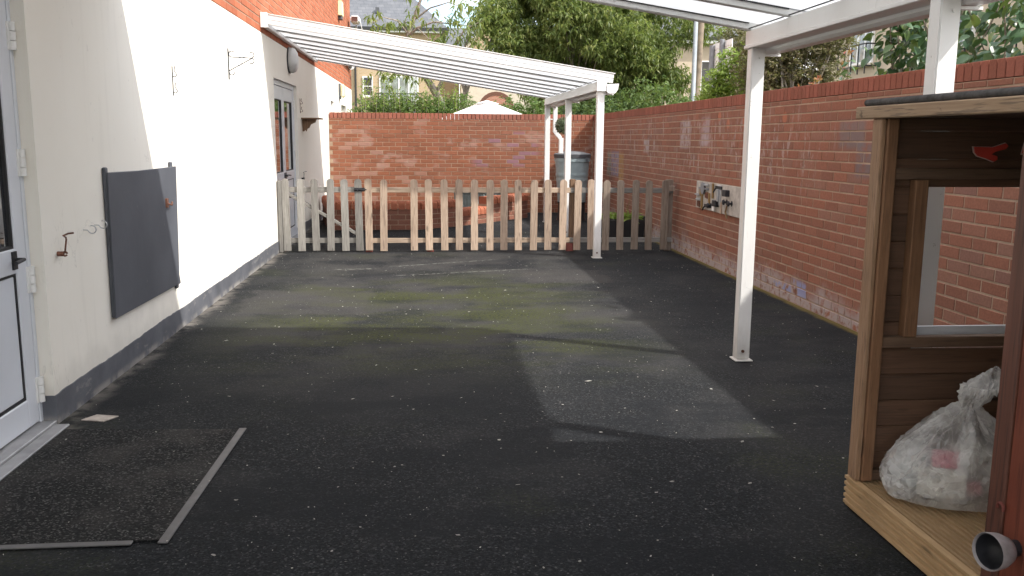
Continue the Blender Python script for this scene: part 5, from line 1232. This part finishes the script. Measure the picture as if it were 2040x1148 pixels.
# camellias with single leaves
def oval_leaf(L, Wd):
    pts = [(0, 0), (0.18, 0.34), (0.42, 0.5), (0.68, 0.42), (0.88, 0.2), (1, 0)]
    V = []; F = []
    for i, (u, w) in enumerate(pts):
        z = -0.22*L*u*u
        V += [(u*L, w*Wd, z+0.16*Wd*(w*2)), (u*L, 0, z), (u*L, -w*Wd, z+0.16*Wd*(w*2))]
    for i in range(len(pts)-1):
        a = i*3; F += [(a, a+3, a+4, a+1), (a+1, a+4, a+5, a+2)]
    return np.array(V), np.array(F)
LV, LF = oval_leaf(0.085, 0.056)
CAM = [tmesh('leaf', *oval_leaf(l, w), M['leaf_cam']) for l, w in ((0.085, 0.056), (0.075, 0.05), (0.095, 0.06))]
for me in CAM:
    for p in me.polygons: p.use_smooth = True
def camellia(label, stems, n_leaf, base):
    t = thing('camellia_shrub', label, 'shrub', base)
    mb = MB(); pts = []
    for s in stems:
        out = branch_path(s, 0.012, 0.004, mb, 6); pts += [(p, i/(len(out)-1)) for i, p in enumerate(out) if p.z > 1.55]
    mb.build('stem', M['bark'], t, smooth=True)
    for k in range(n_leaf):
        p, f = random.choice(pts)
        off = Vector((random.gauss(0, .08), random.gauss(0, .13), random.gauss(0, .09)))
        o = inst('leaf', CAM[k % 3], p+off, t)
        d = Vector((random.gauss(-.45, .5), random.gauss(-.2, .6), random.gauss(-.45, .4)))
        q = d.to_track_quat('X', 'Z'); o.rotation_euler = (q.to_matrix() @ Matrix.Rotation(random.gauss(0, .5), 3, 'X')).to_euler()
        s = random.uniform(.95, 1.4); o.scale = (s, s, s)
    VV = []; FF = []; b = 0
    for k in range(520):
        p, f = random.choice(pts); p = p + Vector((random.gauss(.06, .09), random.gauss(0, .13), random.gauss(-.04, .10)))
        d = Vector((random.gauss(-.3, .5), random.gauss(-.1, .6), random.gauss(-.45, .4)))
        m_ = np.array((d.to_track_quat('X', 'Z').to_matrix() @ Matrix.Rotation(random.gauss(0, .5), 3, 'X')))
        VV.append((LV*random.uniform(.8, 1.2)) @ m_.T + np.array(p)); FF.append(LF+b); b += len(LV)
    np_obj('foliage', np.vstack(VV), np.vstack(FF), M['leaf_cam'], t, kind='stuff', smooth=True)
    return t
st1 = [[(3.75, y0, 0.0), (3.75+random.uniform(-.1, .1), y0+random.uniform(-.1, .1), 1.3), (3.72+random.uniform(-.15, .15), y1, 1.8), (3.75+random.uniform(-.2, .2), y1+random.uniform(-.1, .1), zt)] for y0, y1, zt in ((6.98, 6.98, 2.3), (6.92, 6.92, 2.4), (6.8, 6.85, 2.45), (6.75, 6.7, 2.5), (6.6, 6.6, 2.5), (6.6, 6.5, 2.45))]
camellia('glossy large leaved camellia above the wall beside the canopy post', st1, 290, (3.75, 6.8, 0))
st2 = [[(3.8, y0, 0.0), (3.8+random.uniform(-.1, .1), y0+random.uniform(-.1, .1), 1.3), (3.75+random.uniform(-.15, .15), y1, 1.85), (3.78+random.uniform(-.25, .25), y1+random.uniform(-.1, .1), zt)] for y0, y1, zt in ((6.1, 6.15, 2.5), (6.0, 6.0, 2.55), (5.85, 5.85, 2.5), (5.75, 5.7, 2.5), (5.6, 5.6, 2.45), (5.5, 5.4, 2.4), (5.3, 5.25, 2.4), (5.2, 5.1, 2.3))]
camellia('glossy large leaved camellia above the wall over the playhouse roof', st2, 290, (3.8, 5.7, 0))
# photinia sprig with red young leaves
pt = thing('photinia_sprig', 'photinia sprigs with red young leaves above the brick wall', 'shrub', (3.65, 7.9, 0))
mb = MB()
for y, zt in ((7.66, 2.12), (7.76, 2.02), (8.25, 1.93), (8.35, 1.90), (8.75, 1.86), (9.0, 1.85)):
    mb.tube([(3.65, y, 0), (3.66, y+0.03, 1.4), (3.65, y, zt)], [0.008, 0.006, 0.003], 6)
    np_obj('young_leaf_tuft', *cluster_leaves([(3.65, y, zt-0.02)]*2, 5, 0.055, 0.022, 0.012, 0.1, -0.9), M['leaf_red'], pt)
    np_obj('leaf_tuft', *cluster_leaves([(3.65+random.gauss(0, .02), y+random.gauss(0, .03), zt-0.07-0.04*k) for k in range(5)], 2, 0.075, 0.045, 0.01, 0.3, 0.0), M['leaf_cam'], pt, kind='stuff')
mb.build('stem', M['bark'], pt)
